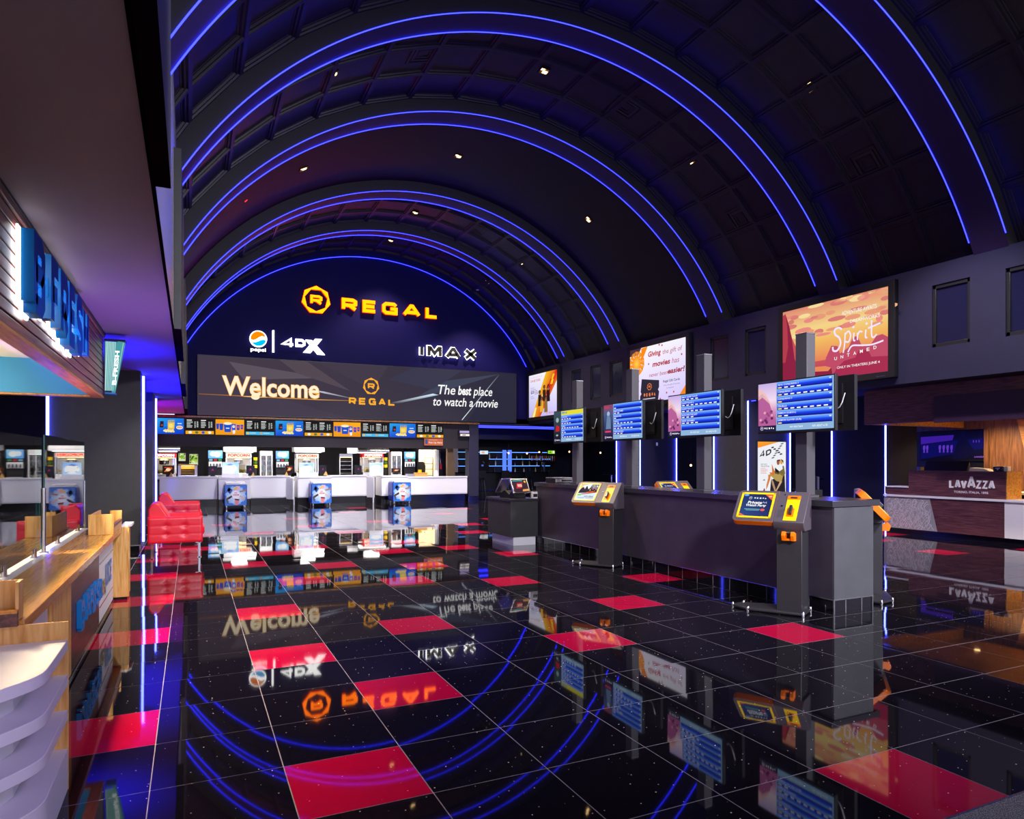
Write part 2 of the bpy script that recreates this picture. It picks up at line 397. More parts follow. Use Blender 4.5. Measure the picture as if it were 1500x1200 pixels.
# ================================================================ SETTING
T, OX, OY = .6096, 1.70464691, 13.22594881
RED = {(-1, -8), (0, -6), (-1, -4), (-1, -1), (1, -3), (-3, -6), (-3, -2), (-3, 1), (-3, 4), (-3, 7), (-3, 10), (-1, 5), (0, 7), (0, 2), (1, 4), (-2, 9), (3, 6), (5, 6), (6, 4), (3, 3), (2, 1), (4, 0), (7, -1), (5, -3), (3, -5), (17, -1), (20, 3), (18, 2), (20, -2), (6, -6), (3, -10), (4, 8), (8, 13), (7, 10), (10, 15), (14, 24), (3, 12), (1, 8), (5, 22), (6, 25), (12, 18), (9, 19), (2, 15), (0, 13), (5, 16), (15, 4), (16, 7), (22, -4), (13, 11), (-2, 13), (-1, 17), (2, 19), (11, 22)}
fl = MB()
fl.box(-6, 19, 1.967, 34, -.12, -.0012, 'grout')
g = .0026
for i in range(-13, 30):
    for j in range(-10, 43):
        x0 = (i+OX)*T; y0 = (j+OY)*T
        if x0 < -6 or x0+T > 19.1 or y0+T > 34.1: continue
        fl.face([(x0+g, y0+g, 0), (x0+T-g, y0+g, 0), (x0+T-g, y0+T-g, 0), (x0+g, y0+T-g, 0)], 'tile_red' if (i, j) in RED else 'tile_black')
struct(fl.build('floor'))
ca = box('floor_carpet', -6, 19, -4, 1.962, -.12, .004, 'carpet'); struct(ca)
struct(box('trim_1', -6, 19, 1.958, 1.97, -.02, .005, 'steel'))

VX, VZ, RR, RC = 6.16, 1.922, 7.254, 7.55
def vp(th, R, y): return (VX+R*math.sin(th), y, VZ+R*math.cos(th))
def arc_band(mb, R0, R1, y0, y1, t0, t1, n, m, mface=None):
    for i in range(n):
        a = t0+(t1-t0)*i/n; b = t0+(t1-t0)*(i+1)/n
        mb.mesh([vp(a, R0, y0), vp(b, R0, y0), vp(b, R0, y1), vp(a, R0, y1)], [(0, 1, 2, 3)], m)
        if R1 > R0:
            mb.mesh([vp(a, R0, y0), vp(a, R1, y0), vp(b, R1, y0), vp(b, R0, y0)], [(0, 1, 2, 3)], mface or m)
            mb.mesh([vp(a, R0, y1), vp(b, R0, y1), vp(b, R1, y1), vp(a, R1, y1)], [(0, 1, 2, 3)], mface or m)
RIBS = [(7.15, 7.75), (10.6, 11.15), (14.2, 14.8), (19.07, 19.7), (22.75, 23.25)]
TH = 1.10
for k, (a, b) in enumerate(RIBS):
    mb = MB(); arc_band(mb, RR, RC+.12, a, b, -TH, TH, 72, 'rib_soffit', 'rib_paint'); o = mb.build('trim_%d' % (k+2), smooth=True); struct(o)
def bay(y0, y1, rows, plain=False):
    mb = MB(); NC = 16
    if plain: arc_band(mb, RC, RC, y0, y1, -TH, TH, 64, 'vault_smooth')
    else:
        cy = (y1-y0)/rows; ct = 2*TH/NC
        prof = [(0, RC-.03), (.035, RC-.03), (.045, RC-.005), (.08, RC-.005), (.09, RC+.022), (.115, RC+.022), (.12, RC+.03)]
        for r in range(rows):
            for c in range(NC):
                rings = []
                for d, R in prof:
                    t0 = -TH+c*ct+d/RC; t1 = -TH+(c+1)*ct-d/RC; ya = y0+r*cy+d; yb = y0+(r+1)*cy-d
                    rings.append([vp(t0, R, ya), vp(t1, R, ya), vp(t1, R, yb), vp(t0, R, yb)])
                for A, B in zip(rings, rings[1:]):
                    for q in range(4): mb.mesh([A[q], A[(q+1) % 4], B[(q+1) % 4], B[q]], [(0, 1, 2, 3)], 'coffer_paint')
                mb.mesh(rings[-1], [(0, 1, 2, 3)], 'coffer_paint')
    return struct(mb.build('ceiling'))
bay(-4, 4.1, 8, True); bay(4.1, 7.15, 3); bay(7.75, 10.6, 3); bay(11.15, 14.2, 3); bay(14.8, 19.07, 1, True); bay(19.7, 22.75, 3); bay(23.25, 26.0, 3)
# outer shell so no daylight falls on the back of the vault
# back wall with the arch
mb = MB(); n = 48; t = 1.09
pl = [(12.95, 3.10)]+[(VX+7.62*math.sin(t-2*t*i/n), VZ+7.62*math.cos(t-2*t*i/n)) for i in range(n+1)]+[(-.5, 3.10)]
mb.prism(pl, (0, 26.2, 0), (1, 0, 0), (0, 0, 1), (0, -.2, 0), 'navy_wall_back'); struct(mb.build('wall_back'))
# right bulkhead wall with window niches
NI = [(6.5, 7.21), (7.82, 8.53), (12.76, 13.47), (14.07, 14.78), (19.02, 19.8), (20.36, 21.04), (21.7, 22.4)]
mb = MB(); mb.box(12.6, 13.05, -4, 26, 3.10, 3.72, 'navy_paint'); mb.box(12.6, 13.05, -4, 26, 4.89, 5.28, 'navy_paint')
e = [-4]+[q for p in NI for q in p]+[26]
for i in range(0, len(e), 2): mb.box(12.6, 13.05, e[i], e[i+1], 3.72, 4.89, 'navy_paint')
mb.box(12.8, 13.05, -4, 26, 3.7, 4.9, 'black'); struct(mb.build('wall_right'))
for i, (a, b) in enumerate(NI):
    mb = MB()
    for q in ((a, a+.06, 3.72, 4.89), (b-.06, b, 3.72, 4.89), (a, b, 3.72, 3.79), (a, b, 4.82, 4.89)): mb.box(12.625, 12.79, q[0], q[1], q[2], q[3], 'black')
    w = struct(mb.build('window_%d' % (i+1), bevel=.004))
    MB().box(12.66, 12.68, a+.05, b-.05, 3.78, 4.83, 'niche_glass').build('pane', w)
# low ceilings and outer walls
struct(box('ceiling_left', -6, -.19, -4, 26.1, 3.15, 3.35, 'plum_ceiling'))
struct(box('ceiling_right', 12.95, 19, -4, 26, 3.10, 3.3, 'navy_paint'))
struct(box('ceiling_bar', 10.37, 19, 26, 34, 3.02, 3.3, 'navy_paint'))
struct(box('ceiling_concession', -4, 10.37, 26.4, 31.6, 2.62, 2.8, 'grey_dark_wall'))
struct(box('wall_left_outer', -6.1, -6, -4, 26, 0, 3.2, 'charcoal_paint'))
struct(box('wall_right_outer', 19, 19.1, -4, 34, 0, 3.3, 'navy_paint'))
struct(box('wall_bar_back', 10.2, 19, 34, 34.1, 0, 3.3, 'navy_paint'))
struct(box('wall_left_back', -6, -1.6, 19.9, 20.0, 0, 3.15, 'grey_dark_wall'))
# left fascia: recessed glossy wall, pilasters standing out of it
mb = MB(); mb.box(-.5, -.185, -4, 26, 3.152, 6.0, 'grey_gloss'); mb.box(-.205, -.183, -4, 26, 3.135, 3.149, 'reveal_black'); struct(mb.build('wall_left'))
for k, (a, b) in enumerate([(-1, 4.45), (9.2, 12.1), (15.7, 18.7), (23.2, 25.9)]):
    mb = MB(); mb.box(-.185, -.105, a, b, 3.14, 5.28, 'charcoal_paint'); mb.box(-.186, -.104, a-.001, b+.001, 3.13, 3.14, 'dark_underside'); struct(mb.build('trim_%d' % (k+7), bevel=.004))  # thin dark sheet paints the shade under each pilaster
# left wall piers
def pier(name, x0, x1, y0, y1, z1, m='charcoal_paint', toe=True):
    mb = MB(); mb.box(x0, x1, y0, y1, .11, z1, m)
    mb.box(x0+.02, x1-.02, y0+.02, y1-.02, 0, .11, 'toe_black'); mb.box(x0, x1, y0-.004, y0, .10, .115, 'steel'); mb.box(x1-.004, x1+.004, y0-.004, y0+.004, 0, .11, 'steel')
    return struct(mb.build(name))
pier('wall_pier_left', -2.13, -.80, 13.9, 15.6, 3.15); pier('wall_pier_left', -1.7, -.80, 18.1, 20.6, 3.15)
# concession opening: header, right-hand column, inner room
mb = MB(); mb.box(-4, 10.37, 26.05, 26.4, 2.07, 3.12, 'grey_dark_wall'); struct(mb.build('wall_header'))
struct(box('trim_11', -4, 10.37, 25.88, 26.05, 3.035, 3.1, 'oak_warm', bevel=.006))
mb = MB(); mb.box(9.95, 10.37, 26, 26.4, .17, 3.1, 'navy_paint'); mb.box(9.96, 10.36, 26.01, 26.39, 0, .17, 'toe_black'); mb.box(9.94, 9.95, 25.99, 26.0, 0, .17, 'steel'); struct(mb.build('wall_column_right'))
struct(box('wall_concession', -4, 8.85, 31.5, 31.6, 0, 2.62, 'grey_dark_wall')); struct(box('wall_concession_left', -4.1, -4, 26.4, 31.6, 0, 2.62, 'grey_dark_wall'))
mb = MB(); mb.box(8.9, 10.3, 29.3, 29.4, 2.07, 2.62, 'grey_dark_wall'); mb.box(9.76, 10.3, 29.3, 29.4, 0, 2.07, 'grey_dark_wall'); struct(mb.build('wall_office_front')); struct(box('wall_office_side', 8.85, 8.92, 29.4, 31.6, 0, 2.62, 'grey_dark_wall'))
mb = MB(); mb.box(8.92, 11.5, 31.5, 31.55, 0, 2.7, 'cream'); mb.box(10.2, 10.3, 29.4, 31.5, 0, 2.7, 'cream'); struct(mb.build('wall_office'))
mb = MB(); mb.prism([(0, 0), (.42, 0), (.22, 2.4), (.0, 2.4)], (9.5, 27.3, .1), (1, 0, 0), (0, 0, 1), (0, .15, 0), 'tan_wall'); struct(mb.build('wall_passage'))
d = box('door_1', 9.62, 9.72, 29.05, 29.3, 0, 2.06, 'white_matte'); struct(d)
for k, (u0, v0, u1, v1, sl) in enumerate(((262, 664.5, 271.5, 675, .25), (278, 666, 289.5, 681, 0))):
    a = PYp(u0, v1, 31.4); b = PYp(u1, v0, 31.4); w = Art((a.x, 31.40, a.z), *SOUTH, b.x-a.x, b.z-a.z)
    w.vgrad(0, 0, 1, 1, [(0, '#e8f0e0'), (.3, '#b8d060'), (.6, '#7fae2e'), (1, '#d8e890')]).lay(); r = random.Random(k)
    for q in range(26): w.ell(r.random(), r.uniform(.2, 1), .09, .08, r.choice(['#4c7a18', '#a9cc48', '#e9f3c8', '#2f4a10']), 7)
    o = struct(w.build('window_%d' % (k+9))); f = MB()  # mirror reflection of the entrance windows, painted as framed glowing panels
    for q in ((-.06, 0, -.06, 1.06), (1, 1.06, -.06, 1.06), (-.06, 1.06, -.06, 0), (-.06, 1.06, 1, 1.06)): f.box(a.x+q[0]*w.W, a.x+q[1]*w.W, 31.36, 31.41, a.z+q[2]*w.H, a.z+q[3]*w.H, 'white_matte')
    f.build('frame', o)
# right-hand piers with corner neons, coffee bar back wall
pier('wall_pier_right', 12.6, 13.97, 18.03, 19.33, 3.1, 'navy_paint'); pier('wall_pier_right', 12.6, 14.0, 13.36, 14.6, 3.1, 'charcoal_paint'); pier('wall_pier_right', 14.12, 15.2, 10.66, 12.1, 3.1, 'pier_dark')
mb = MB(); mb.box(16.6, 16.7, 4, 9.85, 0, 3.1, 'oak_warm'); mb.box(16.6, 16.7, 9.85, 12.3, 2.33, 3.1, 'oak_warm'); mb.box(16.75, 16.8, 9.8, 12.6, 0, 2.4, 'black'); mb.box(16.55, 16.8, 9.85, 9.95, 0, 2.36, 'oak_warm'); struct(mb.build('wall_coffee'))
# ---------------------------------------------------------------- neon
def neon(name, label, pts, r, m='neon_blue', group='blue neon lines', n=6):
    o = MB().tube(pts, r, m, n).build(name, smooth=True); return tag(o, label, 'neon light', group)
NAMES = ['closest to the camera', 'second from the camera', 'third from the camera', 'fourth from the camera', 'nearest the back wall']
for (a, b), nm in zip(RIBS, NAMES):
    for y, side in ((a-.012, 'near'), (b+.012, 'far')):
        neon('neon_arc', 'blue neon arc on the %s edge of the ceiling rib %s' % (side, nm), [vp(-1.03+2.13*i/90-.04, RR-.008, y) for i in range(91)], .009)
neon('neon_arc', 'blue neon arc outlining the back wall above the yellow and white signs', [vp(-1.03+2.13*i/90-.04, RR-.01, 25.975) for i in range(91)], .010)
for x, y, z0, z1, lb in ((-.785, 14.42, .12, 3.12, 'tall neon tube on the wall pier behind the red armchairs, nearer one'), (-.785, 19.45, .12, 3.12, 'tall neon tube on the wall pier behind the red armchairs, farther one'), (-2.15, 13.88, .6, 3.12, 'neon tube seen above the glass counter guards at far left')):
    neon('neon_tube', lb, [(x, y, z0), (x, y, z1)], .022, 'neon_white', 'upright neon tubes')
for x, y, z1, lb in ((12.58, 19.345, 3.1, 'thin neon tube on far edge of the pier behind the first show board post'), (12.585, 18.015, 3.1, 'bright neon corner tube left of the blue lit pier wall'), (13.985, 18.01, 3.1, 'neon tube right of the blue lit pier wall'), (12.585, 14.615, 3.1, 'thin neon tube right of the third show board post'), (12.585, 13.345, 3.09, 'bright neon corner tube left of the white couple poster'), (14.015, 13.34, 3.1, 'neon tube right of the white couple poster'), (14.105, 12.11, 2.9, 'neon tube on the dark pier left edge before the coffee counter'), (14.105, 10.645, 2.38, 'neon tube running to the floor at left end of coffee counter')):
    neon('neon_tube', lb, [(x, y, .004), (x, y, z1)], .016, 'neon_white', 'upright neon tubes')
neon('neon_strip', 'blue light line under the bulkhead edge above the bar', [(10.4, 26.25, 3.004), (14.5, 26.25, 3.004)], .018)
neon('neon_strip', 'blue light line under second ceiling edge above the bar', [(10.4, 27.4, 3.004), (15.5, 27.4, 3.004)], .018)
neon('neon_strip', 'glowing line for the blue lit soffit edge left of the nearest show board', [(12.7, 13.2, 3.09), (12.7, 13.34, 3.09)], .012)  # neon light on the soffit edge, put in as a glowing tube
struct(box('wall_bar_header', 10.37, 19, 29, 29.2, 2.55, 3.05, 'navy_paint'))
# ================================================================ BACK WALL SIGNS
YW = 26.0
def sign_letters(root, items, y0, y1, face, side, name='letter'):
    for nm, ps in items:
        mb = MB()
        for p in ps: mb.prism(p, (0, y0, 0), (1, 0, 0), (0, 0, 1), (0, y1-y0, 0), face, side)
        mb.build(name, root)
s = thing('cinema_sign', 'yellow lit cinema name letters with heptagon emblem high on the back wall', 'sign', (6.1, YW, 7.1))
sign_letters(s, word('REGAL', 4.95, 8.63, 7.09, 7.55, .125, .20, [1, .95, 1.05, 1.25, .9]), YW-.03, YW-.13, 'sign_yellow', 'sign_red')
sign_letters(s, [('e', emblem(4.045, 7.37, .51))], YW-.03, YW-.13, 'sign_yellow', 'sign_red', 'emblem')
s = thing('drink_sign', 'round orange white and blue drink emblem with white lettering on the back wall', 'sign', (2.1, YW, 5.4))
cx, cz, r = 2.1, 5.83, .285
mb = MB(); mb.prism(ngon(32, cx, cz, r, r), (0, YW-.02, 0), (1, 0, 0), (0, 0, 1), (0, -.09, 0), 'sign_white'); mb.build('disc', s)
def wave(x): return .10*math.sin(x*3.0)+.32*x
n = 20; rr = r*.88
up = [(cx+rr*math.cos(PI*.10+PI*.93*i/n), cz+rr*math.sin(PI*.10+PI*.93*i/n)) for i in range(n+1)]
lo = [(cx+rr*(.95-1.92*i/n), cz+rr*(.03+.30*math.sin(2.6*(.95-1.92*i/n)+.2))+.012) for i in range(1, n)]
mb = MB(); mb.prism(up+lo[::-1], (0, YW-.11, 0), (1, 0, 0), (0, 0, 1), (0, -.006, 0), 'drink_orange'); mb.build('orange_field', s)
dn = [(cx+rr*math.cos(PI*1.14+PI*.78*i/n), cz+rr*math.sin(PI*1.14+PI*.78*i/n)) for i in range(n+1)]
l2 = [(cx+rr*(.93-1.78*i/n), cz+rr*(-.32+.22*math.sin(2.4*(.93-1.78*i/n)-.1))) for i in range(1, n)]
mb = MB(); mb.prism(dn+l2, (0, YW-.11, 0), (1, 0, 0), (0, 0, 1), (0, -.006, 0), 'drink_cyan'); mb.build('blue_field', s)
vs, fs = text_polys('pepsi', .02)
mb = MB()
for f in fs: mb.face([(1.85+vs[i][0]*.5, YW-.06, 5.36+vs[i][1]*.16) for i in f], 'sign_white')
mb.box(1.83, 2.36, YW-.055, YW-.0, 5.35, 5.53, 'navy_wall_back'); mb.build('lettering', s)
mb = MB(); mb.box(2.565, 2.625, YW-.08, YW-.01, 5.40, 6.17, 'sign_white'); tag(mb.build('sign_divider'), 'thin upright white light bar between the two small white signs', 'sign')
s = thing('format_sign', 'white lit motion cinema sign ending in a large slanted letter', 'sign', (3.5, YW, 5.4))
L4 = strokes('4', 2.86, 3.30, 5.60, 5.95, .075); LD = strokes('D', 3.34, 3.68, 5.65, 5.93, .08)
LX = [[(3.60, 5.46), (3.86, 5.46), (4.26, 5.98), (4.02, 5.98)], [(3.68, 5.92), (3.90, 5.92), (4.36, 5.42), (4.10, 5.42)]]
sign_letters(s, [('4', L4), ('D', LD), ('X', LX)], YW-.02, YW-.10, 'sign_white', 'sign_white')
s = thing('large_format_sign', 'black halo lit letters of the giant screen sign on the back wall', 'sign', (9, YW, 5.6))
wd = word('IMAX', 7.90, 10.24, 5.585, 6.02, .125, .16, [.28, 1.15, 1.25, 1.05])
for c, ps in wd:
    mb = MB()
    for p in ps: mb.prism(p, (0, YW-.10, 0), (1, 0, 0), (0, 0, 1), (0, -.06, 0), 'black')
    l = mb.build('letter', s)
    wide = word('IMAX', 7.90, 10.24, 5.585, 6.02, .125, .16, [.28, 1.15, 1.25, 1.05], grow=.03)
    mb = MB()
    for p in dict(wide)[c]: mb.prism(p, (0, YW-.075, 0), (1, 0, 0), (0, 0, 1), (0, -.02, 0), 'halo_white')
    mb.build('halo_light', l)
# the wide led screen
s = thing('led_screen', 'very wide grey led screen with a welcome message above the snack counter', 'screen', (6, 25.9, 3.15))
X0, X1, Z0, Z1 = .22, 11.93, 3.155, 5.13
box('frame', X0-.04, X1+.04, 25.86, 25.99, Z0-.03, Z1+.03, 'black', s)
a = Art((X0, 25.855, Z0), *SOUTH, X1-X0, Z1-Z0)
W, H = X1-X0, Z1-Z0
def wx(x): return (x-X0)/W
def wz(z): return (z-Z0)/H
a.rect(0, 0, 1, 1, ['#463a48', '#2a2a3c', '#25253a', '#463a46']).lay()
a.poly([(.04, 1), (.16, .42), (.42, .0), (.0, .0), (.0, 1)], '#42384a'); a.poly([(.08, .92), (.36, .72), (.12, .62)], '#5a505c')
a.poly([(.22, 1), (.30, 1), (.43, .5), (.27, .78)], '#51454f'); a.poly([(.33, 1), (.55, 1), (.5, .55)], '#3f3646'); a.poly([(.55, .75), (.63, 1), (.8, 1), (.7, .6)], '#34344a')
a.poly([(.62, .35), (.94, .98), (.74, .78)], '#3c4258'); a.poly([(.94, .98), (.82, .0), (1, 0), (1, 1)], '#26263a'); a.lay()
a.poly([(.0, .335), (.33, .31), (.33, .325), (.0, .35)], ['#8a5526', '#e6a040', '#e6a040', '#8a5526']); a.poly([(.33, .31), (.5, .325), (.5, .33), (.33, .325)], ['#e6a040', '#443a44', '#443a44', '#e6a040'])
a.poly([(.26, .54), (.35, .44), (.46, .34), (.35, .47)], ['#b8bcd0', '#f0f0ff', '#463c48', '#d8d8ea'])
a.poly([(.55, .30), (.70, .52), (.72, .50), (.58, .30)], ['#3a3a50', '#eaf6ff', '#a0c4e0', '#3a3a50']); a.poly([(.935, .96), (.80, .02), (.803, .02), (.939, .96)], ['#3c4258', '#e8f4ff', '#e8f4ff', '#3c4258']).lay()
a.text('Welcome', wx(.93), wz(3.80), wx(4.16), wz(4.50), '#ffb040', .036).lay(); a.text('Welcome', wx(.95), wz(3.82), wx(4.14), wz(4.485), '#fff3d2', .016)
a.ell(wx(2.0), wz(3.80), .012, .05, '#fff4c8').ell(wx(2.0), wz(3.80), .035, .008, '#ffd070').lay()
emblem_art(a, wx(6.02), wz(4.355), .31/W, .32/H, '#ffae28'); word_art(a, 'REGAL', wx(5.2), wx(6.93), wz(3.66), wz(3.91), .065/W, .10/W, '#ffb02a')
a.text('The', wx(8.62), wz(4.17), wx(9.33), wz(4.54), '#ffffff', .008, .2).text('best', wx(9.44), wz(4.17), wx(10.0), wz(4.53), '#ffffff', .03, .2).text('place', wx(10.08), wz(4.07), wx(10.90), wz(4.53), '#ffffff', .008, .2)
a.text('to watch a movie', wx(8.42), wz(3.72), wx(11.14), wz(4.06), '#ffffff', .010, .2)
a.build('display', s)
# ================================================================ WALL POSTERS (large monitors on the bulkhead)
def wall_monitor(name, label, ya, yb, z0, z1, group=None):
    s = thing(name, label, 'screen', (12.5, (ya+yb)/2, z0), group)
    mb = MB(); mb.box(12.50, 12.597, ya-.14, yb+.14, z0-.13, z1+.12, 'tv_black'); mb.build('housing', s, bevel=.01)
    mb = MB()
    for q in ((ya-.14, ya, z0-.13, z1+.12), (yb, yb+.14, z0-.13, z1+.12), (ya, yb, z0-.13, z0), (ya, yb, z1, z1+.12)): mb.box(12.475, 12.5, q[0], q[1], q[2], q[3], 'tv_black')
    mb.build('bezel', s, bevel=.004)
    return s, Art((12.495, yb, z0), *EAST, yb-ya, z1-z0)
s, a = wall_monitor('poster_screen', 'pink and gold desert film poster screen high on the right wall', 9.36, 12.11, 3.37, 5.06)
a.rect(0, 0, 1, 1, ['#b02a50', '#d8305c', '#e88a70', '#e8906a']).lay()
a.vgrad(0, .25, 1, 1, [(0, '#e8805a'), (.35, '#f2b860'), (.6, '#f4d488'), (1, '#e08a72')]).lay(); r = random.Random(3)
for q in range(46): x = r.uniform(.05, 1); y = r.uniform(.58, 1); a.ell(x, y, r.uniform(.03, .09), r.uniform(.015, .04), r.choice(['#e89a78', '#eeb080', '#d87a72', '#f6dc9c', '#e88a80']), 10)
a.lay(); a.poly([(.45, .28), (.5, .42), (.56, .40), (.58, .30), (.66, .36), (.7, .48), (.74, .48), (.78, .34), (.86, .36), (.9, .44), (.95, .45), (1, .4), (1, 0), (.4, 0)], '#c04a66').lay()
a.poly([(.55, .12), (.62, .2), (.72, .22), (.75, .3), (.83, .29), (.86, .2), (1, .18), (1, 0), (.5, 0)], '#a8284e').lay()
a.poly([(0, .95), (.03, .97), (.07, .80), (.10, .62), (.14, .5), (.17, .3), (.22, .2), (.30, .18), (.44, .17), (.50, .14), (.51, .06), (.46, 0), (0, 0)], '#8e1c40').lay()
a.poly([(0, .95), (.03, .97), (.05, .80), (.06, .5), (.03, .3), (0, .3)], '#b43a4a'); a.poly([(.22, .2), (.30, .18), (.44, .17), (.50, .14), (.47, .10), (.3, .12)], '#e88a58'); a.poly([(.10, .62), (.14, .5), (.17, .3), (.22, .2), (.19, .2), (.13, .32)], '#c8505a').lay()
a.text('ADVENTURE AWAITS', .60, .775, .905, .825, '#ffffff'); a.text('DREAMWORKS', .675, .66, .93, .70, '#ffffff')
a.lay()
def script_word(a, col):
    st = [[(.585, .60), (.56, .63), (.53, .61), (.535, .55), (.565, .50), (.575, .42), (.55, .345), (.52, .35), (.515, .40)],
          [(.61, .55), (.605, .40), (.595, .30)], [(.61, .53), (.635, .56), (.65, .50), (.635, .43), (.61, .44)],
          [(.675, .53), (.672, .44), (.685, .43)], [(.70, .52), (.70, .43)], [(.70, .49), (.715, .53), (.735, .52)],
          [(.76, .54), (.757, .45), (.77, .44)], [(.80, .64), (.80, .46), (.815, .43), (.835, .46)], [(.775, .55), (.86, .585)],
          [(.63, .30), (.66, .37), (.72, .36), (.80, .345), (.88, .37)]]
    for k, s_ in enumerate(st):
        q = [(.515+(p[0]-.515)*1.22, .30+(p[1]-.30)*1.0) for p in s_]
        for p in thick(smooth([(x*2.75, y*1.69) for x, y in q]), .042 if k == 0 else .034): a.poly([(u/2.75, v/1.69) for u, v in p], col)
    a.ell(.705, .60, .010, .014, col).ell(.82, .61, .010, .014, col)
script_word(a, '#f2e6ff')
for i, ch in enumerate('UNTAMED'): a.text(ch, .53+i*.058, .225+i*.010, .555+i*.058, .265+i*.010, '#ffffff', .01)
a.text('ONLY IN THEATERS JUNE 4', .555, .10, .93, .14, '#ffffff', .004); a.build('display', s)
mb = MB(); mb.box(12.47, 12.476, 9.42, 9.62, 3.275, 3.29, 'steel'); mb.build('maker_plate', s)
s, a = wall_monitor('poster_screen', 'white gift card poster screen with orange bow on the right wall', 15.66, 18.43, 3.37, 5.06)
a.rect(0, 0, 1, 1, ['#e4d4ff', '#d6c8ff', '#f4f0ff', '#ffffff']).lay(); a.poly([(0, .88), (0, 1), (.22, 1), (.16, .88)], '#4a3040')
for q in range(13):
    an = q*2*PI/13; a.poly([(.13+.10*math.cos(an)*.4, .73+.16*math.sin(an)*.4), (.13+.15*math.cos(an-.25), .73+.23*math.sin(an-.25)), (.13+.15*math.cos(an+.25), .73+.23*math.sin(an+.25))], ['#ff9a18', '#f07008', '#ffb43a'])
a.lay()
for q in range(9):
    an = q*2*PI/9+.2; a.poly([(.13, .73), (.13+.09*math.cos(an-.35), .73+.14*math.sin(an-.35)), (.13+.09*math.cos(an+.35), .73+.14*math.sin(an+.35))], ['#ffd050', '#f88010', '#ff9c20'])
a.poly([(.22, .99), (.34, 1), (.22, .72)], '#ff8c10'); a.lay()
a.text('Giving', .35, .775, .58, .90, '#c01830', .03, .15).text('the gift of', .61, .775, .94, .88, '#b84060', 0, .15).text('movies', .43, .61, .74, .70, '#b01028', .03, .15).text('has', .77, .61, .89, .70, '#b84060', 0, .15)
a.text('never been', .37, .44, .70, .51, '#b84060', 0, .15).text('easier!', .70, .44, .98, .535, '#a00c20', .03, .15).text('Regal Gift Cards', .62, .29, .90, .345, '#202030', .01).text('Give the gift of movies', .63, .235, .90, .265, '#7a6a80').text('in theatre', .68, .19, .80, .215, '#7a6a80')
for x, y in ((.36, .68), (.93, .73), (.57, .03), (.68, .12), (.80, .12), (.17, .40), (.14, .16), (.55, .98), (.6, .96)): a.ell(x, y, .012, .018, '#c84040', 8)
a.poly([(.86, 0), (1, .22), (1, 0)], '#f28a20'); a.lay(); a.poly([(.23, .43), (.55, .36), (.55, .24), (.53, .20), (.55, .16), (.53, 0), (.20, .02), (.20, .12), (.225, .16), (.21, .2)], '#2a2638').lay()
emblem_art(a, .375, .27, .045, .065, '#f08040'); word_art(a, 'REGAL', .27, .49, .10, .16, .014, .02, '#f08040'); a.rect(.25, .05, .48, .066, '#d8d0e0'); a.build('display', s)
s, a = wall_monitor('poster_screen', 'white poster screen with orange band of people in the far right corner', 23.3, 25.75, 3.35, 5.06)
a.rect(0, 0, 1, 1, ['#bcb4f0', '#d0c4ff', '#ffffff', '#f0ecff']).lay(); a.poly([(.10, 0), (.42, 0), (1, .78), (1, 1), (.62, 1)], ['#f0b020', '#d84018', '#e8801c', '#e03020', '#f8c020']).lay(); r = random.Random(5)
for q in range(9): x = .18+.09*q; a.poly([(x-.05, .1*q), (x+.03, .1*q), (x+.12, .1*q+.22), (x+.05, .1*q+.22)], r.choice(['#f8d820', '#e02818', '#f08818', '#b81810', '#fff0a0']))
a.lay()
for x, y, h_, c1 in ((.40, .36, .30, '#1c1420'), (.56, .46, .30, '#3a1a14'), (.70, .44, .30, '#241018'), (.47, .22, .28, '#e8b030'), (.62, .20, .30, '#8a6a30')):
    a.poly([(x-.06, y-.12), (x+.06, y-.12), (x+.05, y+h_*.5), (x-.05, y+h_*.5)], c1); a.ell(x, y+h_*.62, .035, .055, '#c07850', 12); a.ell(x, y+h_*.70, .042, .045, '#1a0c0c', 10)
a.text('BLOCKBUSTER MOVIES', .06, .92, .5, .95, '#f0c0c0').text('CAN BE YOURS', .06, .83, .42, .885, '#d04030', .01).text('$20', .07, .55, .20, .63, '#40405a', .02).lines(.06, .70, .22, 2, .04, '#b8b0d0').lines(.22, .62, .14, 3, .035, '#8a8ab0').lines(.06, .50, .16, 2, .04, '#b8b0d0')
a.lay(); emblem_art(a, .66, .06, .025, .04, '#e07030'); a.text('REGAL', .72, .04, .88, .08, '#e07030', .01); a.build('display', s)
# ================================================================ TICKET ISLAND
s = thing('ticket_counter', 'long dark ticket counter island in the middle of the lobby', 'counter', (6.23, 8.5, 0))
mb = MB(); mb.box(5.935, 6.53, 5.085, 11.92, .155, 1.10, 'island_laminate'); mb.build('body', s)
mb = MB(); mb.box(5.94, 6.525, 5.069, 5.086, .155, 1.10, 'island_end'); mb.build('end_panel', s)
mb = MB(); mb.box(5.90, 6.615, 5.055, 11.95, 1.105, 1.172, 'island_top'); mb.build('countertop', s, bevel=.004)
mb = MB(); mb.box(5.95, 6.515, 5.08, 11.90, 0, .148, 'tile_black')
for y in [5.4+i*.3048 for i in range(22)]: mb.box(5.9488, 5.95, y, y+.004, 0, .148, 'grout')
for x in (6.12, 6.36): mb.box(x, x+.004, 5.0788, 5.08, 0, .148, 'grout')
mb.build('tiled_kick', s)
mb = MB(); mb.box(5.932, 6.533, 5.066, 11.925, .146, .156, 'steel'); mb.box(5.938, 5.952, 5.07, 5.084, 0, .156, 'steel'); mb.box(6.512, 6.526, 5.07, 5.084, 0, .156, 'steel'); mb.build('metal_trim', s)
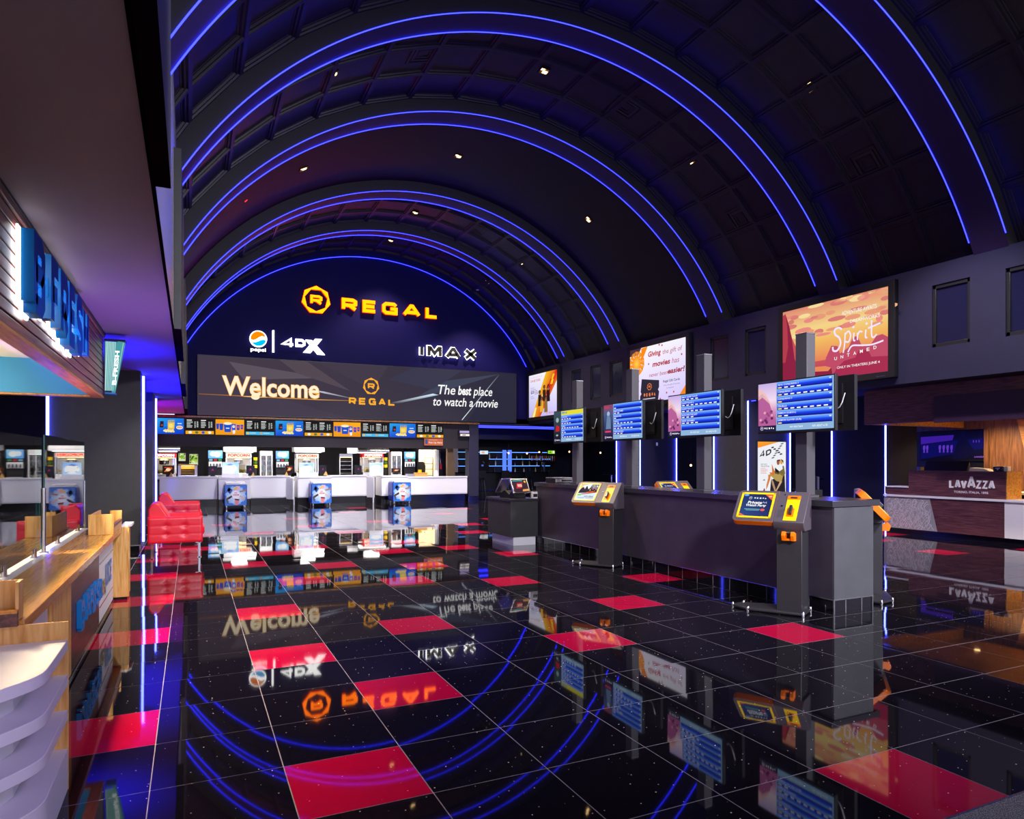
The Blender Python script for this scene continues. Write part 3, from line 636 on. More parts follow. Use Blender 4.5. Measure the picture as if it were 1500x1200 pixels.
# lower pod at the far end
s = thing('pos_pod', 'low dark cabinet with white plinth at far end of the ticket island', 'cabinet', (5.6, 12.2, 0))
box('body', 5.325, 5.89, 11.76, 12.85, .165, .83, 'charcoal_paint', s); box('countertop', 5.30, 5.90, 11.73, 12.87, .832, .875, 'island_top', s, bevel=.004); box('plinth', 5.40, 5.86, 11.80, 12.8, 0, .164, 'white_matte', s)
def pos_terminal(loc, rz, label):
    s = thing('pos_terminal', label, 'point of sale terminal', loc, 'point of sale terminals on the low cabinet', rz); BASE[s.name] = Vector((0, 0, 0))
    mb = MB(); mb.prism([(-.10, 0), (.12, 0), (.12, .06), (.02, .14), (-.02, .14), (-.10, .06)], (-.12, 0, 0), (0, 1, 0), (0, 0, 1), (.24, 0, 0), 'tv_black'); mb.build('base', s, bevel=.008)
    o = Vector((-.19, -.17, .11)); ay = Vector((0, .16, .29)).normalized(); nx = Vector((1, 0, 0)); nz = nx.cross(ay)
    mb = MB(); mb.obox(o, nx*.38, ay*.30, -nz*.03, 'steel'); mb.build('bezel', s, bevel=.005)
    a = Art(o+nx*.02+ay*.02+nz*.002, nx, ay, .34, .26); a.rect(0, 0, 1, 1, '#3a2030').lay(); a.poly([(.2, .25), (.55, .3), (.7, .75), (.3, .7)], '#c82838').lay(); a.rect(.32, .4, .6, .6, '#ffd0c0').text('NOW', .36, .43, .56, .55, '#c01818', .02); a.rect(.05, .85, .7, .93, '#40c0d0'); a.poly([(.55, .02), (.98, .06), (.98, .22), (.6, .18)], '#f0a860'); a.ell(.85, .8, .07, .09, '#f0c040'); a.build('touch_screen', s)
    return s
pos_terminal((5.57, 11.98, .875), .12, 'grey touch screen till with a red page, nearer of the pair on the low cabinet')
pos_terminal((5.50, 12.30, .875), -2.5, 'grey touch screen till seen from behind, on the low cabinet')
s = tag(MB().box(5.79, 5.885, 11.76, 11.86, .876, 1.0, 'white_matte').box(5.795, 5.88, 11.757, 11.76, .90, .96, 'black').box(5.81, 5.86, 11.78, 11.84, 1.0, 1.03, 'black').build('receipt_printer', bevel=.006), 'small white receipt printer beside the till on the low cabinet', 'printer')
s = tag(MB().box(5.98, 6.38, 11.25, 11.6, 1.173, 1.26, 'tv_black').box(5.975, 6.385, 11.245, 11.605, 1.262, 1.275, 'steel').box(6.0, 6.36, 11.243, 11.25, 1.19, 1.25, 'steel').box(6.12, 6.34, 11.240, 11.244, 1.2, 1.24, 'black').build('cash_drawer', bevel=.004), 'silver and black box lying on the far end of the ticket island', 'cash drawer')
# ================================================================ POSTS WITH SHOW BOARDS
ORD = ['nearest', 'second', 'third', 'farthest']
POSTY = [5.695, 7.41, 9.10, 10.82]
posts = []
for i, y in enumerate(POSTY):
    s = thing('screen_post', 'square grey post rising from the ticket island behind the %s show board' % ORD[i], 'post', (6.215, y, 1.173), 'posts on the ticket island')
    mb = MB(); mb.box(6.15, 6.28, y-.08, y+.08, 1.2, 3.0, 'post_grey'); mb.build('shaft', s, bevel=.004)
    box('base_flange', 6.12, 6.31, y-.11, y+.11, 1.173, 1.2, 'post_grey', s, bevel=.003); box('cap', 6.148, 6.282, y-.082, y+.082, 3.0, 3.012, 'steel', s)
def board_art(a, kind):
    x0 = .275
    a.rect(0, 0, 1, 1, '#8fb6dc').lay()
    if kind in (0, 1):   # pale desert picture
        a.vgrad(0, .1, x0-.015, 1, [(0, '#8a3f7a'), (.35, '#d890c0'), (.6, '#f4dcf0'), (1, '#c8b0e8')]).lay(); a.poly([(0, 1), (.0, .74), (.06, .80), (.16, .60), (.19, .45), (.24, .26), (.26, .1), (0, .1)], '#b8609a'); a.poly([(0, .93), (.10, .80), (.20, .52), (.06, .72), (0, .66)], '#f0c0c0'); a.lay(); r = random.Random(2)
        for q in range(14): a.ell(r.uniform(.02, .2), r.uniform(.14, .42), .02, .03, r.choice(['#7a2f6a', '#e8a0b0', '#9a4a86', '#5a2458']), 7)
    elif kind == 2:
        a.vgrad(0, .1, x0-.015, 1, [(0, '#30183a'), (.3, '#2c3a66'), (.7, '#4a5a8a'), (1, '#8a4a6a')]).lay(); a.poly([(.06, .3), (.2, .3), (.19, .6), (.15, .72), (.09, .66)], '#6a84a8'); a.ell(.13, .74, .04, .07, '#a8b8d0'); a.rect(.04, .2, .2, .25, '#e04060'); a.rect(.02, .90, .16, .95, '#d03848')
    else:
        a.vgrad(0, .1, x0-.015, 1, [(0, '#10131c'), (.5, '#2a3a4a'), (1, '#3a5058')]).lay(); a.poly([(.06, .35), (.2, .35), (.2, .5), (.1, .56)], '#d01a2a'); a.ell(.13, .72, .05, .08, '#9ab0b0'); a.ell(.12, .22, .04, .03, '#b0b8c0')
    a.lay(); a.rect(0, 0, x0-.015, .115, '#1c1440').lay(); emblem_art(a, .055, .058, .024, .040, '#e8e0f0'); word_art(a, 'REGAL', .092, .235, .04, .078, .012, .012, '#ffffff')
    rows = {0: [('4DX: CONJURING 3', 4), ('CONJURING 3', 8), ('CONJURING 3', 1), ('CRUELLA', 8), ('DEMON (SUB/DC)', 2), ('DEMON SLAYER (SUB)', 1)],
            1: [('IMAX: QUIET PLACE', 4), ('QUIET PLACE 2', 8), ('QUIET PLACE 2', 5), ('RAYA AND THE LAST', 3), ('SPIRIT UNTAMED', 4), ('', 0)],
            2: [('', 1), ('SPIRIT UNTAMED', 2), ('DREAM HORSE', 1), ('CRUELLA', 6), ('QUIET PLACE', 6), ('THOSE WHO WISH', 3)],
            3: [('', 0), ('CONJURING 3', 4), ('QUIET PLACE 2', 4), ('CRUELLA', 7), ('NOBODY', 2), ('RAYA', 6)]}[kind]
    for k, (t, nt) in enumerate(rows):
        y1 = .995-k*.145; y0 = y1-.145
        if kind == 3 and k == 0: a.rect(x0, y0+.01, .995, y1, '#e8dc30'); a.lay(); word_art(a, 'IMAX', x0+.01, x0+.20, y0+.045, y1-.02, .022, .012, '#1a90d0'); a.L -= 1; continue
        a.vgrad(x0, y0+.004, .985, y1, [(0, '#05105a'), (.16, '#0a18a8'), (.5, '#1644ee'), (.8, '#5a96ff'), (1, '#8abcff')])
        a.lay()
        if t: a.text(t, x0+.012, y0+.062, x0+.012+.0175*len(t), y0+.104, '#ffffff', .004)
        for q in range(nt): a.rect(x0+.014+q*.085, y0+.018, x0+.064+q*.085, y0+.042, '#ffe860' if q == 0 and kind == 0 else '#ffffff')
        a.rect(.95, y0+.10, .975, y0+.125, '#e8f0ff'); a.L -= 1
    a.lay(); a.text('ADV. ADULT $6.30' if kind < 2 else 'MATINEE $6.30', .45, .045, .62, .085, '#ffffff', .01).text('ADV. ADULT w/ 3D', .74, .045, .93, .085, '#ffffff', .01)
TVC = ['nearest', 'second nearest', 'third nearest', 'farthest']
for i, y in enumerate(POSTY):
    s = thing('show_board', 'lit blue showtimes screen, %s of the four above the ticket island' % TVC[i], 'screen', (6.0, y-.03, 1.9), 'lit showtimes screens')
    y0, y1, z0, z1 = y-.585, y+.505, 1.895, 2.49
    mb = MB(); mb.box(6.0, 6.045, y0, y1, z0, z1, 'tv_black'); mb.build('case', s, bevel=.006)
    a = Art((5.997, y1-.012, z0+.03), *EAST, y1-y0-.024, z1-z0-.045, step=.0008); board_art(a, i); a.build('display', s)
    mb = MB(); mb.box(6.045, 6.149, y-.05, y+.05, 2.05, 2.35, 'black'); mb.box(6.045, 6.075, y0+.12, y1-.12, 2.0, 2.4, 'black'); mb.build('wall_bracket', s)
    t = thing('far_side_screen', 'dark back of the far side screen on the %s ticket island post' % ['nearest', 'second', 'third', 'farthest'][i], 'screen', (6.42, y, 1.9), 'screens facing the far side of the island')
    y0, y1 = y-.50, y+.60
    mb = MB(); mb.box(6.395, 6.44, y0, y1, z0+.02, z1+.025, 'tv_black'); mb.box(6.375, 6.395, y0+.14, y1-.14, z0+.1, z1-.06, 'tv_black')
    for q in range(9): mb.box(6.373, 6.376, y0+.16, y0+.36, z0+.14+q*.018, z0+.148+q*.018, 'black')
    mb.build('case', t, bevel=.005)
    mb = MB(); mb.box(6.281, 6.374, y-.05, y+.05, 2.05, 2.35, 'black'); mb.build('bracket', t)
    mb = MB(); mb.tube([(6.37, y0+.10, 2.32), (6.35, y0+.12, 2.22), (6.36, y0+.16, 2.17), (6.375, y0+.22, 2.15), (6.372, y0+.26, 2.17)], .006, 'white_matte', 6); mb.tube([(6.31, y-.09, 2.44), (6.30, y-.12, 2.3), (6.31, y-.10, 2.15), (6.30, y-.11, 2.0)], .007, 'steel', 6); mb.build('cable', t, smooth=True)
    a = Art((6.441, y0+.012, z0+.05), (0, 1, 0), (0, 0, 1), y1-y0-.024, z1-z0-.05, step=.0008); board_art(a, i); a.build('display', t)
# ================================================================ SELF SERVICE KIOSKS
def kiosk(label, loc, rz, page):
    s = thing('ticket_kiosk', label, 'kiosk', loc, 'self service ticket kiosks', rz)
    B = lambda mb, n, **k: mb.build(n, s, local=True, **k)
    mb = MB(); mb.box(-.128, .128, -.15, .15, .03, .93, 'kiosk_dark'); B(mb, 'column', bevel=.006)
    mb = MB(); mb.prism([(-.62, -.10), (-.40, -.24), (.16, -.21), (.16, .12), (-.20, .14), (-.55, .06)], (0, 0, .012), (1, 0, 0), (0, 1, 0), (0, 0, .022), 'kiosk_dark'); B(mb, 'base_plate', bevel=.004)
    mb = MB()
    for x, y in ((-.60, -.10), (-.40, -.225), (.15, -.20), (.15, .11), (-.53, .05)): mb.lathe([(0, 0), (.016, 0), (.016, .045), (.008, .055), (0, .055)], (x, y, 0), 'steel', 10)
    B(mb, 'levelling_feet', smooth=True)
    F0 = Vector((0, -.20, .955)); ay = Vector((0, .28, .30)).normalized(); ax = Vector((1, 0, 0)); nz = ax.cross(ay); Hh = .42
    mb = MB(); mb.prism([(-.20, .955), (.08, 1.255), (.135, 1.245), (.15, .93), (.15, .86), (-.14, .86), (-.19, .915)], (-.155, 0, 0), (0, 1, 0), (0, 0, 1), (.31, 0, 0), 'kiosk_grey'); B(mb, 'console', bevel=.006)
    # display wing: rounded on its free side
    def wing(x0, x1, y0, y1, r):
        p = [(x1, y0), (x1, y1)]
        p += [(x0+r-r*math.sin(a), y1-r+r*math.cos(a)) for a in [PI/2*i/5 for i in range(6)]]
        p += [(x0+r-r*math.cos(a), y0+r-r*math.sin(a)) for a in [PI/2*i/5 for i in range(6)]]
        return p
    w = wing(-.585, -.155, -.005, Hh, .05)
    mb = MB(); mb.prism(w, F0-nz*.075, ax, ay, nz*.072, 'kiosk_grey', 'kiosk_orange'); wg = B(mb, 'display_wing', bevel=.004)
    mb = MB(); x0, x1, y0, y1, t = -.545, -.185, .035, Hh-.035, .022
    for a, b, c, d in ((x0, x1, y0, y0+t), (x0, x1, y1-t, y1), (x0, x0+t, y0, y1), (x1-t, x1, y0, y1)):
        mb.obox(F0+ax*a+ay*c-nz*.001, ax*(b-a), ay*(d-c), nz*.004, 'kiosk_yellow')
    mb.build('frame', wg, local=True)
    a = Art(F0+ax*(x0+t)+ay*(y0+t)+nz*.001, ax, ay, x1-x0-2*t, y1-y0-2*t, step=.0006)
    if page == 'hiring':
        a.rect(0, 0, 1, 1, '#d8f0ff').lay(); a.poly([(0, .35), (1, .52), (1, 1), (0, 1)], '#eef6ff'); a.poly([(0, 1), (0, .9), (.5, 1)], '#e05020'); a.ell(.08, .8, .1, .12, '#f8d020'); a.poly([(.5, .5), (1, .52), (1, 1), (.6, 1)], '#3a2444'); a.lay()
        a.poly([(.03, .62), (.12, .78), (.22, .78), (.28, .66), (.33, .86), (.38, .86), (.42, .76), (.5, .66), (.6, .84), (.66, .82), (.72, .62), (.8, .72), (.9, .64), (1, .6), (1, .46), (0, .40)], '#241a34')
        for x, y, c in ((.62, .74, '#e06030'), (.74, .90, '#f0c840'), (.84, .72, '#e85030'), (.92, .86, '#f0f0f0'), (.6, .62, '#f0e060'), (.86, .55, '#e07030')): a.ell(x, y, .035, .05, c, 8)
        a.lay(); a.poly([(.2, .30), (1, .45), (1, .51), (.2, .36)], '#d82828'); a.poly([(.45, .42), (.85, .48), (.8, .54), (.45, .47)], '#f0701c'); a.rect(0, .24, .22, .35, '#90d870'); a.text('NOW HIRING', .42, .15, .93, .235, '#283044', .02).rect(.12, .08, .46, .11, '#7090a8').rect(.52, .08, .93, .11, '#c07080')
    else:
        a.rect(0, 0, 1, 1, ['#2a4a8c', '#1c2c6c', '#101a50', '#16306c']).lay(); a.poly([(.72, 1), (1, .72), (1, 1)], '#f06838').poly([(0, .02), (0, .14), (.22, .02)], '#f07848').ell(.1, .95, .09, .05, '#70b0ff', 8); a.lay()
        emblem_art(a, .26, .82, .055, .07, '#d8e0f8'); word_art(a, 'REGAL', .38, .80, .785, .85, .03, .03, '#e8ecff')
        a.text('Private', .20, .55, .68, .68, '#ffffff', .035, .1).text('Watch Party', .16, .41, .84, .54, '#ffffff', .035, .1); a.polys(thick([(.70, .60), (.72, .66), (.77, .60), (.82, .66), (.83, .58)], .018), '#d0d8f0')
        a.rect(.14, .30, .66, .325, '#80c8c8').rect(.2, .255, .64, .275, '#80c8c8').ell(.75, .29, .075, .055, '#f06050').rect(.86, .88, .96, .93, '#ffd0c0')
    a.build('screen', wg, local=True)
    mb = MB(); x0, x1, y0, y1 = -.055, .075, .02, Hh-.07
    mb.obox(F0+ax*x0+ay*y0-nz*.0005, ax*(x1-x0), ay*(y1-y0), nz*.003, 'kiosk_yellow'); mb.obox(F0+ax*x0+ay*(y1-.05)+nz*.0025, ax*(x1-x0), ay*.05, nz*.004, 'kiosk_orange'); mb.obox(F0+ax*(x0+.03)+ay*(y1-.038)+nz*.005, ax*.07, ay*.02, nz*.003, 'black')
    pn = B(mb, 'ticket_panel'); pn['label'] = 'yellow ticket panel'
    mb = MB(); mb.obox(F0+ax*-.03+ay*.07+nz*.003, ax*.07, ay*.11, nz*.003, 'kiosk_orange'); mb.obox(F0+ax*-.004+ay*.09+nz*.003, ax*.026, ay*.10, nz*.045, 'kiosk_dark'); mb.obox(F0+ax*.012+ay*.10+nz*.048, ax*.005, ay*.08, nz*.004, 'steel'); mb.build('card_reader', pn, local=True)
    mb = MB(); c = F0+ax*-.105+ay*.20
    mb.obox(c, ax*.018, ay*.018, nz*.006, 'chrome'); mb.obox(c+ay*.16+ax*.01, ax*.012, ay*.012, nz*.004, 'black'); B(mb, 'lock')
    mb = MB()
    for xx in (-.055, .035): mb.prism([(-.15, .84), (-.22, .86), (-.245, .82), (-.225, .765), (-.15, .76)], (xx, 0, 0), (0, 1, 0), (0, 0, 1), (.035, 0, 0), 'kiosk_orange')
    mb.box(-.02, .035, -.21, -.15, .765, .785, 'kiosk_orange'); mb.box(-.02, .035, -.165, -.15, .785, .84, 'black'); mb.box(-.03, .045, -.19, -.15, .84, .855, 'steel'); B(mb, 'ticket_tray', bevel=.004)
    return s
PHI = math.radians(-60.6)
k = kiosk('grey ticket kiosk with blue watch party page before the near end of the island', (5.675, 5.365, 0), PHI, 'party')
kiosk('grey ticket kiosk showing a now hiring page before the far part of the island', (5.70, 8.93, 0), PHI, 'hiring')
kiosk('ticket kiosk seen from behind with orange edge beyond the near end of the island', (7.21, 5.68, 0), math.radians(42), 'hiring')
kiosk('ticket kiosk whose top shows over the island behind the neon pier, far side', (7.25, 9.12, 0), math.radians(10), 'party')
s = thing('counter_till', 'dark till and printer cluster on the island top near the right end', 'till', (6.45, 5.9, 1.173))
box('body', 6.38, 6.55, 5.75, 6.05, 1.174, 1.25, 'tv_black', s, bevel=.005); MB().box(6.5, 6.53, 5.78, 6.02, 1.25, 1.40, 'navy_paint').build('screen_back', s); MB().box(6.37, 6.385, 5.80, 5.84, 1.20, 1.24, 'steel').box(6.37, 6.385, 5.95, 5.99, 1.18, 1.23, 'chrome').build('plugs', s)
# couple poster on the pier
s = thing('poster_board', 'white poster with orange corner and seated couple on a dark pier', 'poster', (13.35, 13.34, .7))
MB().box(12.86, 13.88, 13.325, 13.357, .64, 2.10, 'black').build('frame', s, bevel=.004)
a = Art((12.89, 13.323, .67), *SOUTH, .96, 1.40, 'screen')
a.rect(0, 0, 1, 1, '#eef0f4').lay(); a.poly([(0, 1), (.75, 1), (0, .885)], ['#f8a020', '#f0a030', '#ff9010']).lay()
def skew(ps, x, y, sx, sy, sh): return [[(x+p[0]*sx, y+p[1]*sy+sh*p[0]*sx) for p in q] for q in ps]
a.polys(skew(strokes('4', 0, 1, 0, 1, .22), .06, .69, .19, .125, .25), '#24202c').polys(skew(strokes('D', 0, 1, 0, 1, .24), .28, .735, .19, .10, .25), '#24202c')
for i in range(7): t_ = i/6; a.polys([[(.50+.33*t_-.03, .69+.26*t_), (.50+.33*t_+.06, .69+.26*t_+.012), (.50+.33*t_+.09, .69+.26*t_+.034), (.50+.33*t_, .69+.26*t_+.022)]], '#24202c')
for i in range(5): t_ = i/4; a.polys([[(.50+.30*t_-.02, .88-.12*t_), (.50+.30*t_+.07, .88-.12*t_+.012), (.50+.30*t_+.05, .88-.12*t_+.034), (.50+.30*t_-.03, .88-.12*t_+.022)]], '#24202c')
a.text('GET INTO', .10, .575, .32, .60, '#406878', .01).text('THE ACTION', .10, .54, .40, .565, '#406878', .01).lines(.10, .52, .26, 5, .022, '#e8a0a0')
a.poly([(.42, .06), (.46, .30), (.62, .34), (.95, .40), (.98, .02), (.6, 0)], '#2a2226').lay()
a.poly([(.60, .52), (.68, .55), (.80, .48), (.74, .40), (.60, .42)], '#1c181e').poly([(.72, .55), (.92, .56), (.97, .42), (.90, .36), (.74, .42)], '#7a6a3a').poly([(.40, .40), (.56, .46), (.90, .40), (.84, .26), (.66, .28)], '#b89a54').lay()
a.poly([(.55, .47), (.62, .47), (.54, .38), (.42, .42), (.40, .44), (.50, .44)], '#d87830').poly([(.36, .40), (.46, .40), (.42, .30), (.34, .18), (.28, .12), (.30, .22), (.36, .34)], '#d8803c').poly([(.46, .34), (.54, .28), (.60, .18), (.64, .10), (.58, .10), (.50, .22)], '#b09070').poly([(.78, .28), (.86, .27), (.66, .10), (.56, .07), (.54, .09), (.64, .12)], '#d0a880')
a.poly([(.62, .52), (.66, .55), (.86, .58), (.88, .50), (.76, .46)], '#f0f0f2').lay(); a.ell(.715, .625, .055, .05, '#a86038').ell(.83, .635, .05, .048, '#e0a050').lay(); a.poly([(.66, .66), (.78, .68), (.78, .645), (.70, .655), (.67, .62)], '#1a1218').poly([(.80, .68), (.90, .66), (.90, .60), (.87, .64)], '#1a1014')
a.poly([(.16, .30), (.24, .32), (.24, .295)], '#6a2028').poly([(.16, .09), (.22, .16), (.25, .12), (.19, .08)], '#7a2030').poly([(.28, .085), (.40, .10), (.40, .07)], '#2a2a2e').poly([(.48, .60), (.6, .44), (.5, .43)], '#d87830'); a.build('picture', s)
# ================================================================ RED ARMCHAIRS
def armchair(label, loc):
    s = thing('armchair', label, 'armchair', loc, 'red leather armchairs')
    L, Wd, th = .80, 1.11, .15
    def arm(y0, sgn):
        mb = MB(); nx, nz = 40, 26; z0, z1 = .25, .676
        def dep(u, w):
            d = 0
            for k in (1/3, 2/3): d += .0045*math.exp(-((u-k)/.012)**2)+.0045*math.exp(-((w-k)/.02)**2)
            for k in (1/3, 2/3):
                for q in (1/3, 2/3): d += .018*math.exp(-(((u-k)/.05)**2+((w-q)/.08)**2))
            e = min(u, 1-u)*L; f = min(w, 1-w)*.42; d += .02*max(0, 1-e/.03)**2+.02*max(0, 1-f/.03)**2
            return d
        out = [(L*i/nx, y0+sgn*(th/2-dep(i/nx, j/nz)), z0+(z1-z0)*j/nz) for j in range(nz+1) for i in range(nx+1)]
        inn = [(L*i/nx, y0-sgn*(th/2-.02*max(0, 1-min(i, nx-i)/2)), z0+(z1-z0)*j/nz) for j in range(nz+1) for i in range(nx+1)]
        N = len(out); fs = []
        for j in range(nz):
            for i in range(nx):
                q = j*(nx+1)+i; fs.append((q, q+1, q+nx+2, q+nx+1)); fs.append((N+q+nx+1, N+q+nx+2, N+q+1, N+q))
        bd = [i for i in range(nx+1)]+[j*(nx+1)+nx for j in range(1, nz+1)]+[nz*(nx+1)+i for i in range(nx-1, -1, -1)]+[j*(nx+1) for j in range(nz-1, 0, -1)]
        for a_, b_ in zip(bd, bd[1:]+bd[:1]): fs.append((a_, N+a_, N+b_, b_))
        if sgn > 0: fs = [f[::-1] for f in fs]
        mb.mesh(out+inn, fs, 'red_leather'); return mb.build('arm', s, local=True, smooth=True)
    arm(th/2, -1); arm(Wd-th/2, 1)
    mb = MB(); mb.prism([(.0, .26), (.0, .80), (.04, .875), (.10, .895), (.17, .87), (.30, .66), (.34, .45), (.34, .26)], (0, th+.005, 0), (1, 0, 0), (0, 0, 1), (0, Wd-2*th-.01, 0), 'red_leather'); mb.build('backrest', s, local=True, bevel=.025, seg=3)
    mb = MB(); mb.box(.28, .83, th+.006, Wd-th-.006, .36, .50, 'red_leather'); mb.build('seat_cushion', s, local=True, bevel=.04, seg=4)
    mb = MB(); mb.box(.03, .79, th, Wd-th, .25, .36, 'red_leather_dark'); mb.build('seat_frame', s, local=True, bevel=.01)
    for x, y in ((.03, .03), (.72, .03), (.03, Wd-.07), (.72, Wd-.07)):
        mb = MB(); mb.box(x+.015, x+.045, y, y+.04, 0, .25, 'chrome'); mb.box(x-.03, x+.06, y, y+.04, .24, .25, 'chrome'); mb.box(x+.0, x+.06, y, y+.04, 0, .01, 'chrome'); mb.build('leg', s, local=True)
    return s
armchair('red leather armchair with tufted side, nearer of the two beside the neon pier', (-.63, 12.64, 0))
a2 = armchair('red leather armchair behind the nearer one, before the white snack counter', (-.63, 16.55, 0))
# ================================================================ SNACK COUNTER
def front(name, label, x0, x1, yf, group='white snack counter units', z1=1.05, depth=.75):
    s = thing(name, label, 'counter', ((x0+x1)/2, yf+.3, 0), group)
    box('front_panel', x0+.03, x1-.03, yf, yf+.05, .30, z1-.07, 'white_gloss', s, bevel=.004)
    mb = MB(); mb.box(x0, x1, yf+.012, yf+depth, .27, z1-.05, 'white_matte'); mb.build('body', s, bevel=.004)
    box('worktop', x0, x1, yf-.02, yf+depth, z1-.048, z1, 'white_gloss', s, bevel=.006)
    box('kick', x0+.02, x1-.02, yf+.15, yf+depth-.05, 0, .268, 'toe_black', s)
    return s
front('snack_counter', 'white snack counter section behind the red armchairs at left', -.95, .80, 26.1)
front('snack_counter', 'white snack counter section between first and second ice cream freezers', 1.86, 3.20, 26.1)
front('snack_counter', 'white snack counter section between second and third ice cream freezers', 4.58, 5.92, 26.1)
front('snack_counter', 'long low white pick up counter section at the right end', 7.42, 9.93, 26.1, z1=.97)
for k, (x0, x1) in enumerate(((.83, 1.84), (3.40, 4.56), (6.40, 7.40))):
    front('freezer_bay', 'white counter block projecting behind the %s ice cream freezer' % ['left', 'middle', 'right'][k], x0, x1, 25.78, 'white counter blocks', 1.02, 1.0)
for k, (x, z) in enumerate(((3.30, 0), (6.16, 0))):
    s = thing('counter_gate', 'white swing gate standing ajar left of the %s freezer block' % ['middle', 'right'][k], 'gate', (x-.1, 26.2, .2), 'white counter gates')
    mb = MB(); mb.obox((x-.26, 26.04, .22), (.18, -.36, 0), (.03, .012, 0), (0, 0, .76), 'white_matte'); mb.build('leaf', s, bevel=.006); MB().box(x+.0, x+.05, 26.2, 26.26, 0, .86, 'white_gloss').box(x-.03, x-.01, 26.2, 26.24, .42, .62, 'black').build('post', s)
def freezer(x, label):
    s = thing('ice_cream_freezer', label, 'freezer', (x, 25.02, 0), 'ice cream freezers')
    w, d = .70, .72
    P = lambda mb, n, **k: mb.build(n, s, local=True, **k)
    mb = MB(); mb.box(-w/2, w/2, .012, d, .10, .80, 'freezer_side'); P(mb, 'cabinet', bevel=.05, seg=3)
    a = Art((-w/2+.02, .006, .10), (1, 0, 0), (0, 0, 1), w-.04, .68, 'print')
    a.rect(0, 0, 1, 1, '#1c6fd0').lay()
    for q in range(24):
        an = q*2*PI/24; r_ = .49 if q % 2 else .44; a.poly([(.5, .5), (.5+r_*math.cos(an), .5+r_*.95*math.sin(an)), (.5+r_*math.cos(an+.262), .5+r_*.95*math.sin(an+.262))], ['#ffffff', '#7cb4f0', '#7cb4f0'] if q % 2 else ['#f0f8ff', '#a8d0fa', '#a8d0fa'])
    a.lay(); a.ell(.5, .52, .18, .2, '#f4f8ff').lay()
    a.poly([(.05, .72), (.16, .94), (.36, .76), (.24, .56)], '#1a58b0').poly([(.10, .74), (.17, .88), (.28, .78), (.20, .66)], '#c09a60').ell(.23, .64, .03, .03, '#e04030', 8)
    a.poly([(.02, .34), (.30, .50), (.34, .42), (.12, .28), (.16, .1), (.12, .1)], '#5a3420').poly([(.16, .36), (.28, .46), (.30, .40), (.18, .32)], '#e8e0e0')
    a.poly([(.66, .70), (.98, .80), (.98, .70), (.7, .63)], '#a07868').poly([(.68, .50), (.95, .34), (.92, .26), (.66, .44)], '#e0b8a0').poly([(.46, .33), (.66, .28), (.60, .02), (.48, .02)], '#f08080').poly([(.44, .34), (.68, .30), (.66, .24), (.46, .27)], '#d03040')
    a.poly([(.36, .78), (.50, .92), (.70, .94), (.68, .78), (.55, .74)], '#f0b8d0').lay(); a.poly([(.38, .80), (.55, .92), (.60, .84), (.42, .74)], '#f0c030').text('ICE', .44, .58, .56, .65, '#d82838', .02).text('CREAM', .36, .48, .64, .56, '#d82838', .02)
    P(a, 'front_graphic')
    mb = MB(); mb.box(-w/2+.03, w/2-.03, .02, d-.05, .80, .835, 'steel'); mb.box(-w/2+.06, w/2-.02, .0, .05, .79, .83, 'white_matte'); P(mb, 'rim', bevel=.006)
    for q in (0, 1): mb = MB(); mb.obox((-w/2+.05+q*.31, .05, .838), (.29, 0, 0), (0, .58, .03), (0, 0, .012), 'white_gloss'); P(mb, 'sliding_lid', bevel=.004)
    for x_, y_ in ((-.28, .08), (.28, .08), (-.28, .62), (.28, .62)): mb = MB(); mb.tube([(x_-.015, y_, .04), (x_+.015, y_, .04)], .04, 'white_matte', 12); mb.box(x_-.02, x_+.02, y_-.02, y_+.02, .07, .10, 'steel'); P(mb, 'caster', smooth=True)
    return s
mat('freezer_side', '#1a2fb0', .35)
freezer(1.33, 'wheeled ice cream freezer with blue graphic, leftmost of three, beside the armchairs'); freezer(4.10, 'wheeled ice cream freezer with blue graphic, middle of the three'); freezer(6.97, 'wheeled ice cream freezer with blue graphic, rightmost of three, nearest the pick up sign')
